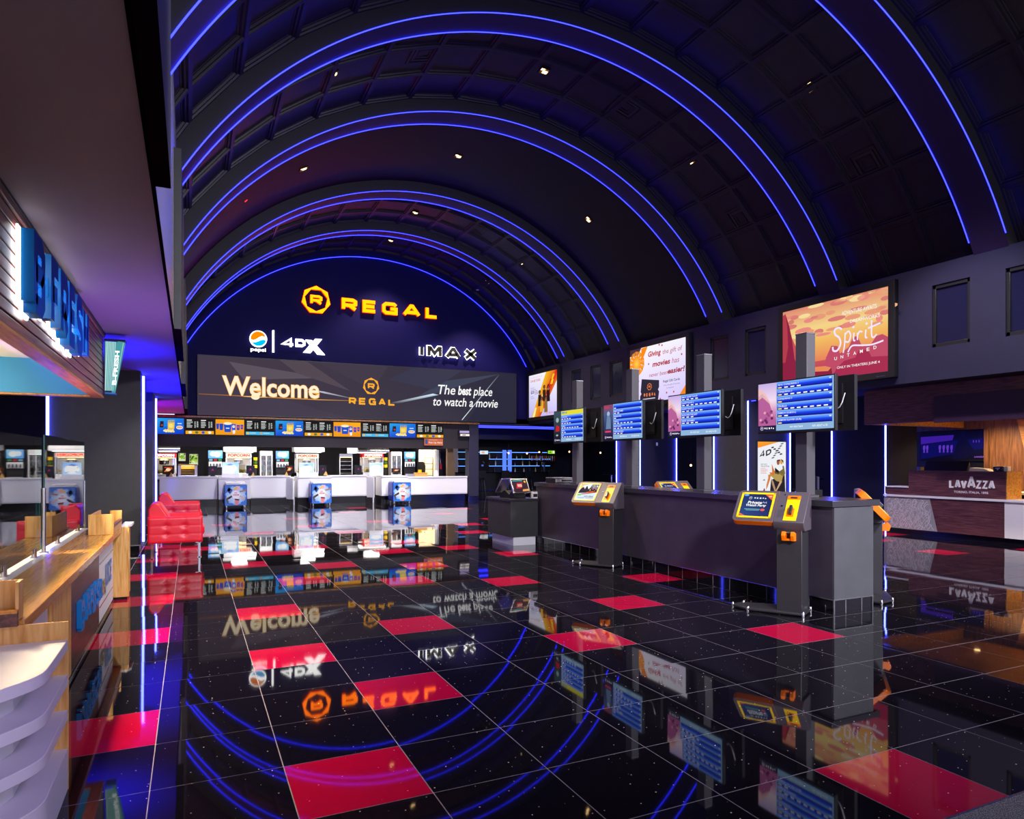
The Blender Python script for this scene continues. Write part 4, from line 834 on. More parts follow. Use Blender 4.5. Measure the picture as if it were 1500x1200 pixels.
# ---------------------------------------------------------------- menu boards
us = [228.5, 270.6, 314.5, 358.8, 402.5, 445.2, 487.5, 529.2, 569.6, 609.7, 650.2]
MX = [PYp(u, 625, 26.0).x for u in us]
KIND = 'ABCDABCDAB'
desc = {'A': 'blue menu screen with crisps and a hot dog', 'B': 'black price list screen with orange footer', 'C': 'orange menu screen with popcorn bucket and cups', 'D': 'black price list screen with pale blue footer'}
wh = ['at far left beside the neon pier', 'second from the left', 'third from the left', 'fourth from the left', 'near the middle, fifth from the left', 'sixth from the left', 'seventh from the left', 'third from the right end', 'second from the right end', 'at the right end over the pick up sign']
for i, kd in enumerate(KIND):
    x0, x1 = MX[i]+.015, MX[i+1]-.015; z0, z1 = 2.475, 3.0
    s = thing('menu_screen', desc[kd]+', '+wh[i], 'menu screen', ((x0+x1)/2, 26.02, z0), 'menu screens above the snack counter')
    MB().box(x0, x1, 25.995, 26.045, z0-.012, z1+.012, 'tv_black').build('case', s)
    a = Art((x0+.012, 25.993, z0), *SOUTH, x1-x0-.024, z1-z0)
    if kd == 'A':
        a.rect(0, 0, 1, 1, ['#0c50d8', '#0838c8', '#1478e8', '#28a8f0']).lay(); a.rect(0, .52, 1, .54, '#2898e8').lay()
        a.poly([(.10, .40), (.24, .40), (.25, .80), (.12, .80)], '#20222c').ell(.19, .55, .04, .06, '#e05040', 8).poly([(.40, .30), (.64, .32), (.66, .90), (.40, .88)], '#f0c838').poly([(.40, .72), (.65, .74), (.67, .92), (.39, .90)], '#3a78c8').ell(.52, .52, .09, .14, '#f8e890')
        for q in range(12): a.ell(.28+.03*q, .20+.05*math.sin(q*2.1), .05, .06, '#f4d860' if q % 2 else '#f8ecb0', 8)
        a.ell(.84, .42, .13, .12, '#f2e6d8').ell(.84, .43, .11, .06, '#d88830').rect(.76, .64, .92, .70, '#d8e8ff')
    elif kd in 'BD':
        a.rect(0, 0, 1, 1, '#14100f').lay()
        for c_ in (0, 1):
            x = .04+.5*c_; a.rect(x, .88, x+.18, .93, '#ffffff'); a.lines(x, .82, .21, 7, .06, '#c8d0cc', .5, i*2+c_); a.lines(x+.27, .82, .05, 7, .06, '#d8e0dc', .5, i+9); a.lines(x+.35, .82, .06, 6, .065, '#d8e0dc', .5, i+4)
        a.rect(0, .02, 1, .23, '#f0a818' if kd == 'B' else '#48b8e8').lay()
        for q in range(4):
            if kd == 'B': a.ell(.16+.23*q, .125, .06, .085, ['#e8f4e8', '#607838', '#3858c8', '#f8f0e0'][q], 12)
        if kd == 'D': a.ell(.07, .13, .05, .08, '#f0c040', 10).ell(.55, .14, .04, .07, '#f0a030', 10).lines(.14, .16, .34, 1, .08, '#d8f0ff').lines(.62, .16, .34, 1, .08, '#d8f0ff')
    else:
        a.rect(0, 0, 1, 1, ['#f09c08', '#f0900a', '#ffb018', '#f8a010']).lay()
        def cup(x, y, w_, h_, c1='#1448c0'): a.poly([(x-w_*.38, y), (x+w_*.38, y), (x+w_*.5, y+h_), (x-w_*.5, y+h_)], c1)
        cup(.07, .36, .10, .36); cup(.20, .30, .14, .42); cup(.42, .18, .28, .54, '#1450c8'); cup(.63, .28, .15, .44, '#1458d8'); cup(.79, .32, .12, .34); cup(.92, .38, .10, .30); cup(.64, .08, .10, .24, '#f4f0f0')
        a.lay(); a.ell(.42, .74, .15, .09, '#fbf0c8').ell(.63, .55, .05, .10, '#e8e8f8', 10).ell(.63, .58, .045, .05, '#e03030', 10).ell(.79, .52, .035, .07, '#e05050', 8).ell(.92, .54, .03, .06, '#e05050', 8).rect(.36, .40, .48, .46, '#f0f0ff')
    a.build('display', s)
s = thing('pick_up_sign', 'orange pick up sign hanging under the right end menu screen', 'sign', (8.5, 26.02, 2.2)); MB().box(8.10, 8.88, 26.0, 26.03, 2.17, 2.46, 'tv_black').build('case', s)
a = Art((8.11, 25.998, 2.18), *SOUTH, .76, .27); a.rect(0, 0, 1, 1, ['#d06840', '#d87848', '#d06850', '#c05a3c']).lay(); a.rect(.06, .2, .18, .85, '#3858a0').text('Pick Up Here', .24, .22, .96, .55, '#fff0e0', .012).lines(.24, .82, .7, 1, .16, '#f0c0a0'); a.build('display', s)
s = thing('lit_sign', 'small two line lit sign on the passage wall right of the menu screens', 'sign', (9.74, 26.02, 2.55)); MB().box(9.50, 9.98, 25.93, 25.99, 2.53, 2.80, 'tv_black').build('case', s)
a = Art((9.52, 25.928, 2.54), *SOUTH, .44, .25); a.rect(.05, .58, .95, .92, '#b8a8e0').rect(.1, .1, .98, .42, '#fff4f0').lay(); a.lines(.3, .32, .5, 1, .3, '#6a5a5a'); a.build('display', s)
# ================================================================ BEHIND THE SNACK COUNTER (about Y = 29)
YB = 29.0
def sp(u0, v0, u1, v1, Y=YB):
    a = PYp(u0, max(v0, v1), Y); b = PYp(u1, min(v0, v1), Y); return a.x, b.x, a.z, b.z
s = thing('back_counter', 'long dark service counter along the back of the snack bar', 'counter', (3, 29.3, 0)); MB().box(-3.5, 7.0, 28.85, 29.6, 0, .90, 'grey_dark_wall').box(7.0, 8.8, 28.85, 29.6, 0, .90, 'grey_dark_wall').build('body', s); box('worktop', -3.5, 8.8, 28.8, 29.6, .90, .95, 'steel', s)
Zb = .951
def popper(u0, v0, u1, lab, words=True):
    x0, x1, _, z1 = sp(u0, 690, u1, v0); s = thing('popcorn_machine', lab, 'popcorn machine', ((x0+x1)/2, 29.2, Zb), 'popcorn machines'); y0, y1 = 28.92, 29.5
    box('base', x0, x1, y0, y1, Zb, Zb+.16, 'steel', s, bevel=.008)
    for x in (x0, x1-.03):
        for y in (y0, y1-.05): MB().box(x, x+.03, y, y+.03, Zb+.16, z1-.17, 'steel').build('corner_post', s)
    box('back_panel', x0, x1, y1-.02, y1, Zb+.16, z1-.17, 'fridge_inside', s)
    box('header', x0-.01, x1+.01, y0-.02, y1, z1-.17, z1, 'white_gloss' if not words else 'red_leather', s, bevel=.008)
    vs, fs = text_polys('POPCORN', .05); mb = MB()
    for f in fs: mb.face([(x0+.06+vs[i][0]*(x1-x0-.12), y0-.03, z1-.135+vs[i][1]*.10) for i in f], 'neon_pink' if words else 'neon_red')
    mb.box(x0+.03, x1-.03, y0-.026, y0-.021, z1-.155, z1-.02, 'neon_red' if words else 'popper_glow'); mb.build('lit_sign', s)
    mb = MB(); c = ((x0+x1)/2, 29.2, z1-.42); mb.lathe([(0, 0), (.15, 0), (.17, .06), (.17, .16), (.10, .2), (0, .2)], c, 'chrome', 14); mb.tube([(c[0], 29.2, c[2]+.2), (c[0], 29.2, z1-.17)], .02, 'steel', 8); mb.build('kettle', s, smooth=True)
    mb = MB(); n = 10; r = random.Random(int(u0))
    for q in range(40): mb.lathe([(0, -.06), (.06, -.03), (.07, .02), (0, .06)], (r.uniform(x0+.1, x1-.1), r.uniform(y0+.1, y1-.1), Zb+.19+r.uniform(0, .09)), 'popcorn', 6)
    mb.build('popcorn_heap', s)
    box('lamp', x0+.05, x1-.05, 29.1, 29.3, z1-.185, z1-.172, 'lamp_warm', s); box('front_glass', x0+.02, x1-.02, y0+.004, y0+.008, Zb+.17, z1-.18, 'glass', s)
popper(222, 664, 258, 'popcorn machine with red neon header at far left of the back counter'); popper(331, 664, 368, 'popcorn machine with white header behind the left ad screen', False); popper(434, 665, 466, 'popcorn machine with white header behind the middle ad screen', False); popper(531, 664, 561, 'popcorn machine with red neon header behind the right ad screen')
for u0, v0, u1, v1, lab in ((228, 655, 264, 661, 'steel extractor hood over the leftmost popcorn machine'), (327, 655, 375, 662, 'wide bright extractor hood over the second popcorn machine'), (430, 656, 474, 662, 'bright extractor hood over the third popcorn machine'), (523, 657, 568, 663, 'steel extractor hood over the fourth popcorn machine')):
    x0, x1, z0, z1 = sp(u0, v0, u1, v1); s = thing('extractor_hood', lab, 'hood', ((x0+x1)/2, 29.1, z0), 'extractor hoods')
    mb = MB(); mb.prism([(28.75, z0), (28.75, z0+.10), (28.95, z1+.1), (29.5, z1+.1), (29.5, z0)], (x0, 0, 0), (0, 1, 0), (0, 0, 1), (x1-x0, 0, 0), 'white_gloss' if 'bright' in lab else 'steel'); mb.build('canopy', s, bevel=.006); MB().box(x0+.1, x1-.1, 28.9, 29.3, z0-.02, z0-.001, 'lamp_white').build('light', s); MB().box(x0+.3, x1-.3, 29.2, 29.5, z1+.1, 2.62, 'steel').build('duct', s)
x0, x1, z0, z1 = sp(508, 657, 522, 669); tag(MB().box(x0, x1, 28.9, 28.93, z0+.13, z1+.1, 'white_matte').box(x0+.25, x1+.02, 28.86, 28.9, z0+.13, z1+.1, 'white_gloss').build('notice_panel'), 'small pale notice panel hanging above the heated display case', 'notice')
def soda(u0, v0, u1, lab):
    x0, x1, _, z1 = sp(u0, 690, u1, v0); s = thing('soda_fountain', lab, 'drink dispenser', ((x0+x1)/2, 29.2, Zb), 'soda fountains'); w = x1-x0
    box('cabinet', x0, x1, 28.98, 29.5, Zb, z1-.02, 'tv_black', s, bevel=.01)
    a = Art((x0, 28.975, z1-.30), *SOUTH, w, .30, 'screen_bright'); a.rect(0, 0, 1, 1, ['#60a8f8', '#58c0f8', '#a8e0ff', '#80b8ff']).lay(); a.ell(.32, .55, .2, .3, '#eaf8ff').ell(.62, .5, .25, .34, '#ffffff'); a.build('lit_header', s)
    a = Art((x0, 28.974, z1-.42), *SOUTH, w, .11, 'screen'); a.rect(0, 0, 1, 1, '#101018').lay()
    for q, c_ in enumerate(('#90c8e8', '#d83848', '#50a868')): a.rect(.06+.32*q, .2, .30+.32*q, .85, c_)
    a.build('brand_buttons', s)
    box('valve_panel', x0+.02, x1-.02, 28.93, 28.98, z1-.64, z1-.43, 'fridge_inside', s, bevel=.004)
    mb = MB()
    for q in range(4): mb.box(x0+w*(.12+.22*q), x0+w*(.2+.22*q), 28.86, 28.93, z1-.62, z1-.50, 'black')
    mb.build('nozzles', s); MB().box(x0+.01, x1-.01, 28.85, 28.98, Zb, Zb+.08, 'steel').build('drip_tray', s)
soda(305, 660, 326, 'soda fountain with blue lit header left of the left ad screen'); soda(404, 661, 423, 'soda fountain with blue lit header right of the left glass door fridge'); soda(592, 662, 608, 'soda fountain with blue lit header beside the office doorway')
def bottle(x, y, z, c_, h, lab, grp): 
    o = MB().lathe([(0, 0), (.035, 0), (.036, h*.6), (.014, h*.82), (.014, h), (0, h)], (0, 0, 0), c_, 8).build('bottle', smooth=True); o.location = (x, y, z); return tag(o, lab, 'bottle', grp)
for k, c_ in enumerate(('#5a1410', '#c8a860', '#e8e4d8', '#a83c18', '#3a5a20', '#2838a0')): mat('liquid%d' % k, c_, .2)
protos = {}
def place_bottle(k, x, y, z, h, lab, grp):
    if k not in protos: protos[k] = bottle(0, 0, 0, 'liquid%d' % k, .2, lab, grp); o = protos[k]
    else: o = protos[k].copy(); COL.objects.link(o)
    o.location = (x, y, z); o.scale = (1, 1, h/.2); o['label'] = lab; o['group'] = grp; return o
def fridge(u0, v0, u1, lab, side):
    x0, x1, _, z1 = sp(u0, 690, u1, v0); s = thing('drinks_fridge', lab, 'fridge', ((x0+x1)/2, 29.2, Zb), 'glass door fridges'); y0, y1 = 28.95, 29.5; t = .035
    mb = MB(); mb.box(x0, x0+t, y0, y1, Zb, z1, 'white_gloss'); mb.box(x1-t, x1, y0, y1, Zb, z1, 'white_gloss'); mb.box(x0+t, x1-t, y0, y1, z1-.15, z1, 'white_gloss'); mb.box(x0+t, x1-t, y0, y1, Zb, Zb+.06, 'white_gloss'); mb.box(x0+t, x1-t, y1-.03, y1, Zb+.06, z1-.15, 'fridge_inside'); mb.build('cabinet', s)
    for q in range(1, 4): MB().box(x0+t, x1-t, y0+.05, y1-.03, Zb+.06+q*.2-.008, Zb+.06+q*.2, 'steel').build('shelf', s)
    mb = MB(); mb.box((x0+x1)/2-.012, (x0+x1)/2+.012, y0-.01, y0+.0, Zb+.06, z1-.15, 'white_gloss'); mb.build('door_bar', s); MB().box(x0+t, x1-t, y0+.002, y0+.006, Zb+.06, z1-.15, 'glass').build('door_glass', s); MB().box(x0+t, x1-t, y0+.03, y0+.06, z1-.165, z1-.152, 'lamp_white').build('light', s)
    for q in range(4):
        for i in range(4):
            place_bottle([0, 1, 2, 3][(i+q+(1 if side else 0)) % 4] if i < 3 else 4, x0+.075+i*(x1-x0-.15)/3, y0+.15, Zb+.062+q*.2, .16, 'drink bottle inside the %s glass door fridge' % ('right' if side else 'left'), 'bottles in the %s fridge' % ('right' if side else 'left'))
fridge(381, 661, 399, 'white glass door fridge of bottles between popcorn machine and soda fountain', 0); fridge(573, 662, 588, 'white glass door fridge of bottles near the office doorway', 1)
x0, x1, _, z1 = sp(497, 690, 516, 665); s = thing('heated_display', 'steel heated display case with shelves in the middle of the back counter', 'display case', ((x0+x1)/2, 29.2, Zb))
mb = MB(); t = .03; mb.box(x0, x0+t, 28.95, 29.5, Zb, z1, 'steel'); mb.box(x1-t, x1, 28.95, 29.5, Zb, z1, 'steel'); mb.box(x0+t, x1-t, 28.95, 29.5, z1-.13, z1, 'steel'); mb.box(x0+t, x1-t, 28.95, 29.5, Zb, Zb+.05, 'steel'); mb.box(x0+t, x1-t, 29.47, 29.5, Zb+.05, z1-.13, 'tv_black'); mb.build('case', s)
for q in range(4): MB().box(x0+t, x1-t, 29.0, 29.46, Zb+.12+q*.16, Zb+.128+q*.16, 'steel').build('shelf', s)
MB().box(x0+t+.02, x1-t-.02, 29.1, 29.3, z1-.145, z1-.132, 'lamp_warm').build('lamp', s)
x0, x1, _, z1 = sp(261, 690, 289, 679, 27.2); s = thing('pretzel_warmer', 'gold lit glass warmer case on the left counter section', 'warmer', ((x0+x1)/2, 26.6, 1.05))
mb = MB(); x0, x1 = x0*26.5/27.2, x1*26.5/27.2; z1 = 1.47; mb.box(x0, x1, 26.4, 26.75, 1.051, 1.09, 'steel'); mb.box(x0, x1, 26.4, 26.75, z1-.05, z1, 'gold_paper'); mb.box(x0, x0+.08, 26.4, 26.75, 1.09, z1-.05, 'white_gloss'); mb.box(x1-.08, x1, 26.4, 26.75, 1.09, z1-.05, 'white_gloss'); mb.box(x0+.08, x1-.08, 26.7, 26.75, 1.09, z1-.05, 'gold_paper'); mb.build('case', s, bevel=.005)
for q in range(3): MB().box(x0+.08, x1-.08, 26.42, 26.7, 1.14+q*.08, 1.146+q*.08, 'gold_paper').build('shelf', s)
MB().box(x0+.1, x1-.1, 26.5, 26.65, z1-.062, z1-.051, 'lamp_warm').build('lamp', s)
def till(u0, v0, u1, v1, page, lab):
    x0, x1, z0, z1 = sp(u0, v0, u1, v1, 26.5); s = thing('counter_till', lab, 'till', ((x0+x1)/2, 26.6, 1.05), 'tills on the snack counter')
    MB().box((x0+x1)/2-.07, (x0+x1)/2+.07, 26.52, 26.66, 1.051, 1.16, 'tv_black').build('stand', s)
    MB().box(x0, x1, 26.50, 26.56, 1.13, z1, 'tv_black').build('case', s, bevel=.006)
    a = Art((x0+.03, 26.498, 1.15), *SOUTH, x1-x0-.06, z1-1.18)
    if page: a.rect(0, 0, 1, 1, '#2a1410').lay(); a.poly([(.05, .25), (.55, .3), (.95, .7), (.4, .8)], '#f08030').ell(.5, .55, .25, .2, '#fff0c8').rect(.1, .8, .9, .9, '#e05030')
    else: a.rect(0, 0, 1, 1, '#2c2a44').lay(); a.polys([[(.3, .35), (.5, .75), (.7, .35), (.5, .5)]], '#d03040')
    a.build('screen', s)
till(238, 682, 255, 697, 1, 'till with a food page at left end of the snack counter'); till(305, 683, 318, 694, 0, 'dark till left of the left ad screen'); till(361, 682, 373, 694, 0, 'dark till right of the left ad screen'); till(418, 682, 430, 692, 1, 'till with a food page left of the middle ad screen'); till(468, 682, 478, 692, 0, 'dark till right of the middle ad screen'); till(520, 682, 530, 692, 0, 'dark till left of the right ad screen'); till(574, 686, 587, 693, 1, 'till with a food page right of the right ad screen')
for k, (u0, v0, u1, v1) in enumerate(((325, 677, 350, 696), (438, 678, 460, 695), (541, 678, 561, 693))):
    x0, x1, z0, z1 = sp(u0, v0, u1, v1, 26.0); s = thing('ad_screen', 'bright pale blue ad screen standing over the %s counter block' % ['left', 'middle', 'right'][k], 'screen', ((x0+x1)/2, 26.0, 1.02), 'bright ad screens on the snack counter')
    MB().box(x0, x1, 25.98, 26.06, 1.022, 1.13, 'white_matte').build('foot', s, bevel=.004); MB().box(x0, x1, 25.99, 26.05, 1.13, z1, 'white_gloss').build('case', s, bevel=.006)
    a = Art((x0+.02, 25.987, 1.14), *SOUTH, x1-x0-.04, z1-1.16, 'screen_bright'); a.rect(0, 0, 1, 1, ['#d8ecff', '#b8dcff', '#8cc0ff', '#b0d4ff']).lay()
    a.ell(.5, .45, .42, .38, '#ffffff')
    if k < 2: a.lay(); a.poly([(.2, .8), (.5, .92), (.72, .78), (.4, .72)], '#7090e8').poly([(.1, .2), (.3, .3), (.36, .22)], '#8cb0f0').poly([(.6, .3), (.85, .2), (.8, .15)], '#8098e8').ell(.2, .6, .04, .05, '#f0b860', 8)
    a.build('display', s)
def small(name, lab, cat, u0, v0, u1, v1, m, Y=28.95, grp=None):
    x0, x1, z0, z1 = sp(u0, v0, u1, v1, Y); return x0, x1, z0, z1
for k, (u0, u1) in enumerate(((371.5, 377.5), (562.5, 568.5))):
    x0, x1, z0, z1 = sp(u0, 673, u1, 688); s = thing('cup_dispenser', 'yellow and green cup dispenser right of the %s popcorn machine' % ['second', 'fourth'][k], 'dispenser', ((x0+x1)/2, 29.1, Zb), 'cup dispensers'); r = (x1-x0)/2; cx = (x0+x1)/2
    mb = MB()
    for q in range(3): mb.lathe([(0, 0), (r*.9, 0), (r, .12), (0, .12)], (cx, 29.1, 1.30+q*.15), ['kiosk_yellow', 'liquid4', 'kiosk_yellow'][q], 12)
    mb.build('cups', s, smooth=True); MB().box(cx-.05, cx+.05, 29.05, 29.15, Zb, 1.30, 'tv_black').build('stand', s)
cb = [((368, 688, 373, 696), 'cardboard popcorn bag leaning at right of the left ad screen till'), ((417, 691, 422, 697), 'small cardboard tray beside the food page till left of the middle ad screen'), ((474, 691, 480, 697), 'small cardboard tray right of the middle ad screen'), ((247, 694, 253, 699), 'small cardboard tray in front of the leftmost till')]
for (u0, v0, u1, v1), lab in cb:
    x0, x1, z0, z1 = sp(u0, v0, u1, v1, 26.35); mb = MB(); mb.prism([(x0, 0), (x1, 0), (x1-.03, .10), ((x0+x1)/2+.01, .14), (x0+.04, .07)], (0, 26.35, 1.051), (1, 0, 0), (0, 0, 1), (0, .08, 0), 'cardboard'); tag(mb.build('paper_tray'), lab, 'tray', 'paper trays on the snack counter')
x0, x1, z0, z1 = sp(613, 683, 619, 691, 26.5); tag(MB().lathe([(0, 0), (.06, 0), (.075, .26), (0, .26)], ((x0+x1)/2, 26.6, .971), 'kiosk_yellow', 14).build('cup_stack', smooth=True), 'tall yellow cup stack on the pick up counter before the office doorway', 'cups')
s = thing('order_box', 'brown woven order box on the pick up counter', 'box', (8.3, 26.4, .97)); x0, x1, z0, z1 = sp(607, 691, 625, 699, 26.3); mb = MB(); mb.box(x0, x1, 26.2, 26.38, .971, 1.10, 'cardboard'); mb.build('box', s, bevel=.006); MB().box(x0-.01, x1+.01, 26.19, 26.39, 1.10, 1.125, 'gold_paper').build('lid', s)
tag(MB().lathe([(0, 0), (.09, 0), (.11, .1), (.08, .22), (0, .24)], (8.78, 26.6, .971), 'white_matte', 12).build('paper_bag', smooth=True), 'crumpled white bag behind the brown order box', 'bag')
s = thing('fire_extinguisher', 'small red extinguisher on the dark wall right of the office doorway', 'extinguisher', (9.83, 29.25, 1.25)); MB().lathe([(0, 0), (.06, 0), (.06, .2), (.03, .25), (0, .25)], (9.86, 29.22, 1.22), 'red_leather', 12).build('cylinder', s, smooth=True); MB().tube([(9.86, 29.22, 1.46), (9.84, 29.26, 1.7), (9.84, 29.27, 2.05)], .012, 'white_matte', 6).build('pull_cord', s)
s = thing('office_chair', 'dark office chair seen through the lit doorway behind the counter', 'chair', (9.45, 30.6, 0)); mb = MB(); mb.prism([(-.2, 0), (.2, 0), (.22, .4), (.12, .6), (-.12, .6), (-.2, .4)], (9.4, 30.6, .95), (1, 0, 0), (0, 0, 1), (0, .08, 0), 'tv_black'); mb.build('backrest', s, bevel=.02); MB().box(9.18, 9.62, 30.2, 30.62, .82, .9, 'tv_black').build('seat', s, bevel=.02); MB().tube([(9.4, 30.4, .05), (9.4, 30.4, .82)], .03, 'steel', 8).build('stem', s)
MBk = MB(); [MBk.box(9.4+q[0]-.015, 9.4+q[0]+.015, 30.4, 30.4+.02, 0, .06, 'tv_black') for q in ((-.2, 0), (.2, 0), (0, 0))]; MBk.box(9.15, 9.65, 30.38, 30.42, .06, .09, 'tv_black'); MBk.build('foot', s)
s = thing('wire_rack', 'dark wire rack against the pale office wall', 'rack', (10.0, 31.2, 0)); 
for x in (9.75, 10.15): MB().tube([(x, 31.2, 0), (x, 31.2, 1.75)], .015, 'tv_black', 6).build('post', s)
for z in (.9, 1.2, 1.45, 1.74): MB().tube([(9.75, 31.2, z), (10.15, 31.2, z)], .012, 'tv_black', 6).build('shelf_wire', s)
# ================================================================ JUICE BAR AT LEFT
GB = 'juice bar'
s = thing('juice_counter', 'bamboo topped juice bar counter with blue letters at lower left', 'counter', (-1.0, 6.0, 0))
box('countertop', -1.03, -.71, 4.003, 9.15, .775, .83, 'bamboo_top', s, bevel=.004); box('inner_top', -1.9, -1.225, 4.003, 9.15, .775, .83, 'steel', s)
box('white_inlay', -1.225, -1.03, 4.003, 9.15, .775, .832, 'white_gloss', s)
box('walnut_panel', -.80, -.78, 5.94, 7.64, .05, .775, 'walnut_front', s); box('white_panel', -.81, -.782, 7.642, 8.95, .05, .775, 'white_matte', s); box('bamboo_strip', -.80, -.778, 5.17, 5.938, .05, .775, 'bamboo', s); box('lower_white_panel', -.84, -.80, 4.003, 5.168, .05, .775, 'white_matte', s)
box('body', -1.85, -.842, 4.02, 9.1, .05, .775, 'charcoal_paint', s); box('toe_kick', -1.8, -.79, 4.02, 9.12, 0, .05, 'toe_black', s)
mb = MB()
for z in (.19, .60): mb.box(-.782, -.777, 7.68, 8.9, z, z+.012, 'steel')
mb.build('panel_groove', s)
def side_letters(root, s_, y0, y1, z0, z1, w, gap, xb, xf, face, side, wts=None):
    """letters on a surface that faces +X: they read towards +Y"""
    out = []
    for c, ps in word(s_, y0, y1, z0, z1, w, gap, wts):
        mb = MB()
        for p in ps: mb.prism(p, (xb, 0, 0), (0, 1, 0), (0, 0, 1), (xf-xb, 0, 0), face, side)
        out.append(mb.build('letter', root))
    return out
WT = [1, .38, .95, 1, .95, 1, 1]
side_letters(s, 'B-FRESH', 6.20, 7.55, .29, .515, .052, .035, -.778, -.745, 'blue_letter', 'blue_letter', WT)
mb = MB()
vs, fs = text_polys('100%', .02)
for f in fs: mb.face([(-.776, 7.72+vs[i][0]*.42, .26+vs[i][1]*.16) for i in f], 'liquid4')
vs, fs = text_polys('JUICE', .04)
for f in fs: mb.face([(-.776, 8.12+vs[i][0]*.62, .24+vs[i][1]*.30) for i in f], 'blue_letter')
mb.build('painted_lettering', s)
# bamboo end unit with caddy
s = thing('condiment_station', 'bamboo condiment bin and end panel at the far end of the juice counter', 'stand', (-.75, 9.0, 0))
mb = MB(); mb.box(-.83, -.64, 9.16, 9.185, .03, .825, 'bamboo'); mb.box(-.83, -.715, 9.16, 9.185, .825, 1.02, 'bamboo'); mb.build('end_panel', s, bevel=.003)
mb = MB(); mb.box(-.935, -.715, 8.24, 8.26, .832, 1.04, 'bamboo'); mb.box(-.935, -.915, 8.26, 9.159, .832, 1.03, 'bamboo'); mb.box(-.735, -.715, 8.26, 9.159, .832, .90, 'bamboo'); mb.build('bin', s, bevel=.002); box('bin_rim', -.74, -.712, 8.26, 9.159, .90, .925, 'walnut_front', s)
mb = MB(); mb.prism([(-.715, 9.186), (-.66, 9.186), (-.62, 9.25), (-.62, 9.6), (-.715, 9.62)], (0, 0, .826), (1, 0, 0), (0, 1, 0), (0, 0, .028), 'white_matte'); mb.build('ledge', s); box('back_panel', -.9, -.66, 9.186, 9.6, .03, .825, 'bamboo', s); box('toe', -.81, -.66, 9.18, 9.58, 0, .03, 'toe_black', s)
# near end shelf unit
s = thing('display_shelves', 'curved white stepped shelves on a bamboo end panel in the near left corner', 'shelves', (-.8, 3.7, 0))
mb = MB(); mb.box(-1.6, -.533, 3.986, 3.997, 0, .81, 'bamboo'); mb.box(-1.6, -.731, 3.96, 3.99, .81, .875, 'walnut_front'); mb.build('end_panel', s)
mb = MB(); mb.box(-.745, -.731, 3.99, 4.09, .834, 1.012, 'bamboo'); mb.box(-1.6, -.745, 4.075, 4.09, .834, 1.012, 'bamboo'); mb.box(-1.6, -.731, 3.955, 3.997, .872, .885, 'oak_trim'); mb.build('upper_box', s)
def shelf_outline(d=0):
    p = [(-1.6, 3.985), (-.535-d, 3.985), (-.535-d, 3.46)]
    p += [(-.535-d, 3.44), (-.540-d, 3.395), (-.552-d, 3.355), (-.572-d, 3.315), (-.600-d, 3.272), (-.645-d, 3.213), (-.71, 3.15), (-.80, 3.09), (-.95, 3.03), (-1.15, 2.99), (-1.6, 2.97)]
    return p
for z, t in ((.724, .052), (.555, .052), (.385, .05)):
    mb = MB(); mb.prism(shelf_outline(), (0, 0, z-t), (1, 0, 0), (0, 1, 0), (0, 0, t), 'white_matte'); mb.build('shelf', s, bevel=.003)
mb = MB(); mb.prism(shelf_outline(), (0, 0, .0), (1, 0, 0), (0, 1, 0), (0, 0, .199), 'white_matte'); mb.build('plinth', s, bevel=.003)
mb = MB(); mb.prism([(-1.6, 3.98), (-.66, 3.98), (-.66, 3.50), (-.69, 3.42), (-.78, 3.32), (-.95, 3.22), (-1.2, 3.16), (-1.6, 3.14)], (0, 0, .2), (1, 0, 0), (0, 1, 0), (0, 0, .47), 'white_matte'); mb.build('core', s)
# glass guards
def guard(lab, y0, y1, z1, posts):
    s = thing('sneeze_guard', lab, 'glass guard', (-1.09, (y0+y1)/2, .832), 'glass guards on the juice counter')
    box('pane', -1.097, -1.087, y0, y1, .87, z1, 'glass', s); MB().box(-1.098, -1.086, y0-.004, y0+.001, .87, z1, 'glass_edge').box(-1.098, -1.086, y1-.001, y1+.004, .87, z1, 'glass_edge').box(-1.098, -1.086, y0, y1, z1, z1+.004, 'glass_edge').build('green_edge', s)
    for y in posts:
        mb = MB(); 
        for dy in (-.022, .022): mb.lathe([(0, 0), (.014, 0), (.014, .07), (0, .07)], (-1.092, y+dy, .833), 'steel', 10)
        mb.box(-1.115, -1.07, y-.045, y+.045, .832, .838, 'steel'); mb.build('clamp', s, smooth=True)
    return s
s = guard('long clear glass guard on the juice counter, far pane', 6.90, 9.24, 1.795, (7.54, 8.80)); MB().tube([(-1.085, 6.84, .832), (-1.085, 6.84, 1.36)], .016, 'steel', 12).lathe([(0, 0), (.035, 0), (.035, .008), (0, .008)], (-1.085, 6.84, .832), 'steel', 14).build('post', s, smooth=True); MB().tube([(-1.088, 9.26, .832), (-1.088, 9.26, 1.36)], .013, 'steel', 12).build('end_post', s, smooth=True)
s = guard('long clear glass guard on the juice counter, near pane', 4.3, 6.76, 1.765, (5.53, 6.50))
box('glass_shelf', -1.40, -1.12, 5.0, 6.55, 1.12, 1.128, 'glass', s)
s = thing('salad_well', 'steel ingredient well with bright rim behind the near glass guard', 'well', (-1.5, 5.6, .83)); MB().box(-1.85, -1.24, 4.9, 6.6, .831, .85, 'steel').build('rim', s)
for q in range(4): MB().box(-1.8, -1.3, 4.98+q*.40, 5.32+q*.40, .851, .862, 'cream').box(-1.82, -1.28, 4.96+q*.40, 5.34+q*.40, .85, .853, 'chrome').build('pan', s)
s = thing('back_bar_cabinet', 'bamboo cabinet standing behind the glass guards of the juice bar', 'cabinet', (-2.4, 8.2, 0)); box('body', -2.9, -2.1, 7.7, 9.0, 0, 1.12, 'bamboo', s, bevel=.004); box('worktop', -2.95, -2.05, 7.65, 9.05, 1.12, 1.16, 'steel', s)
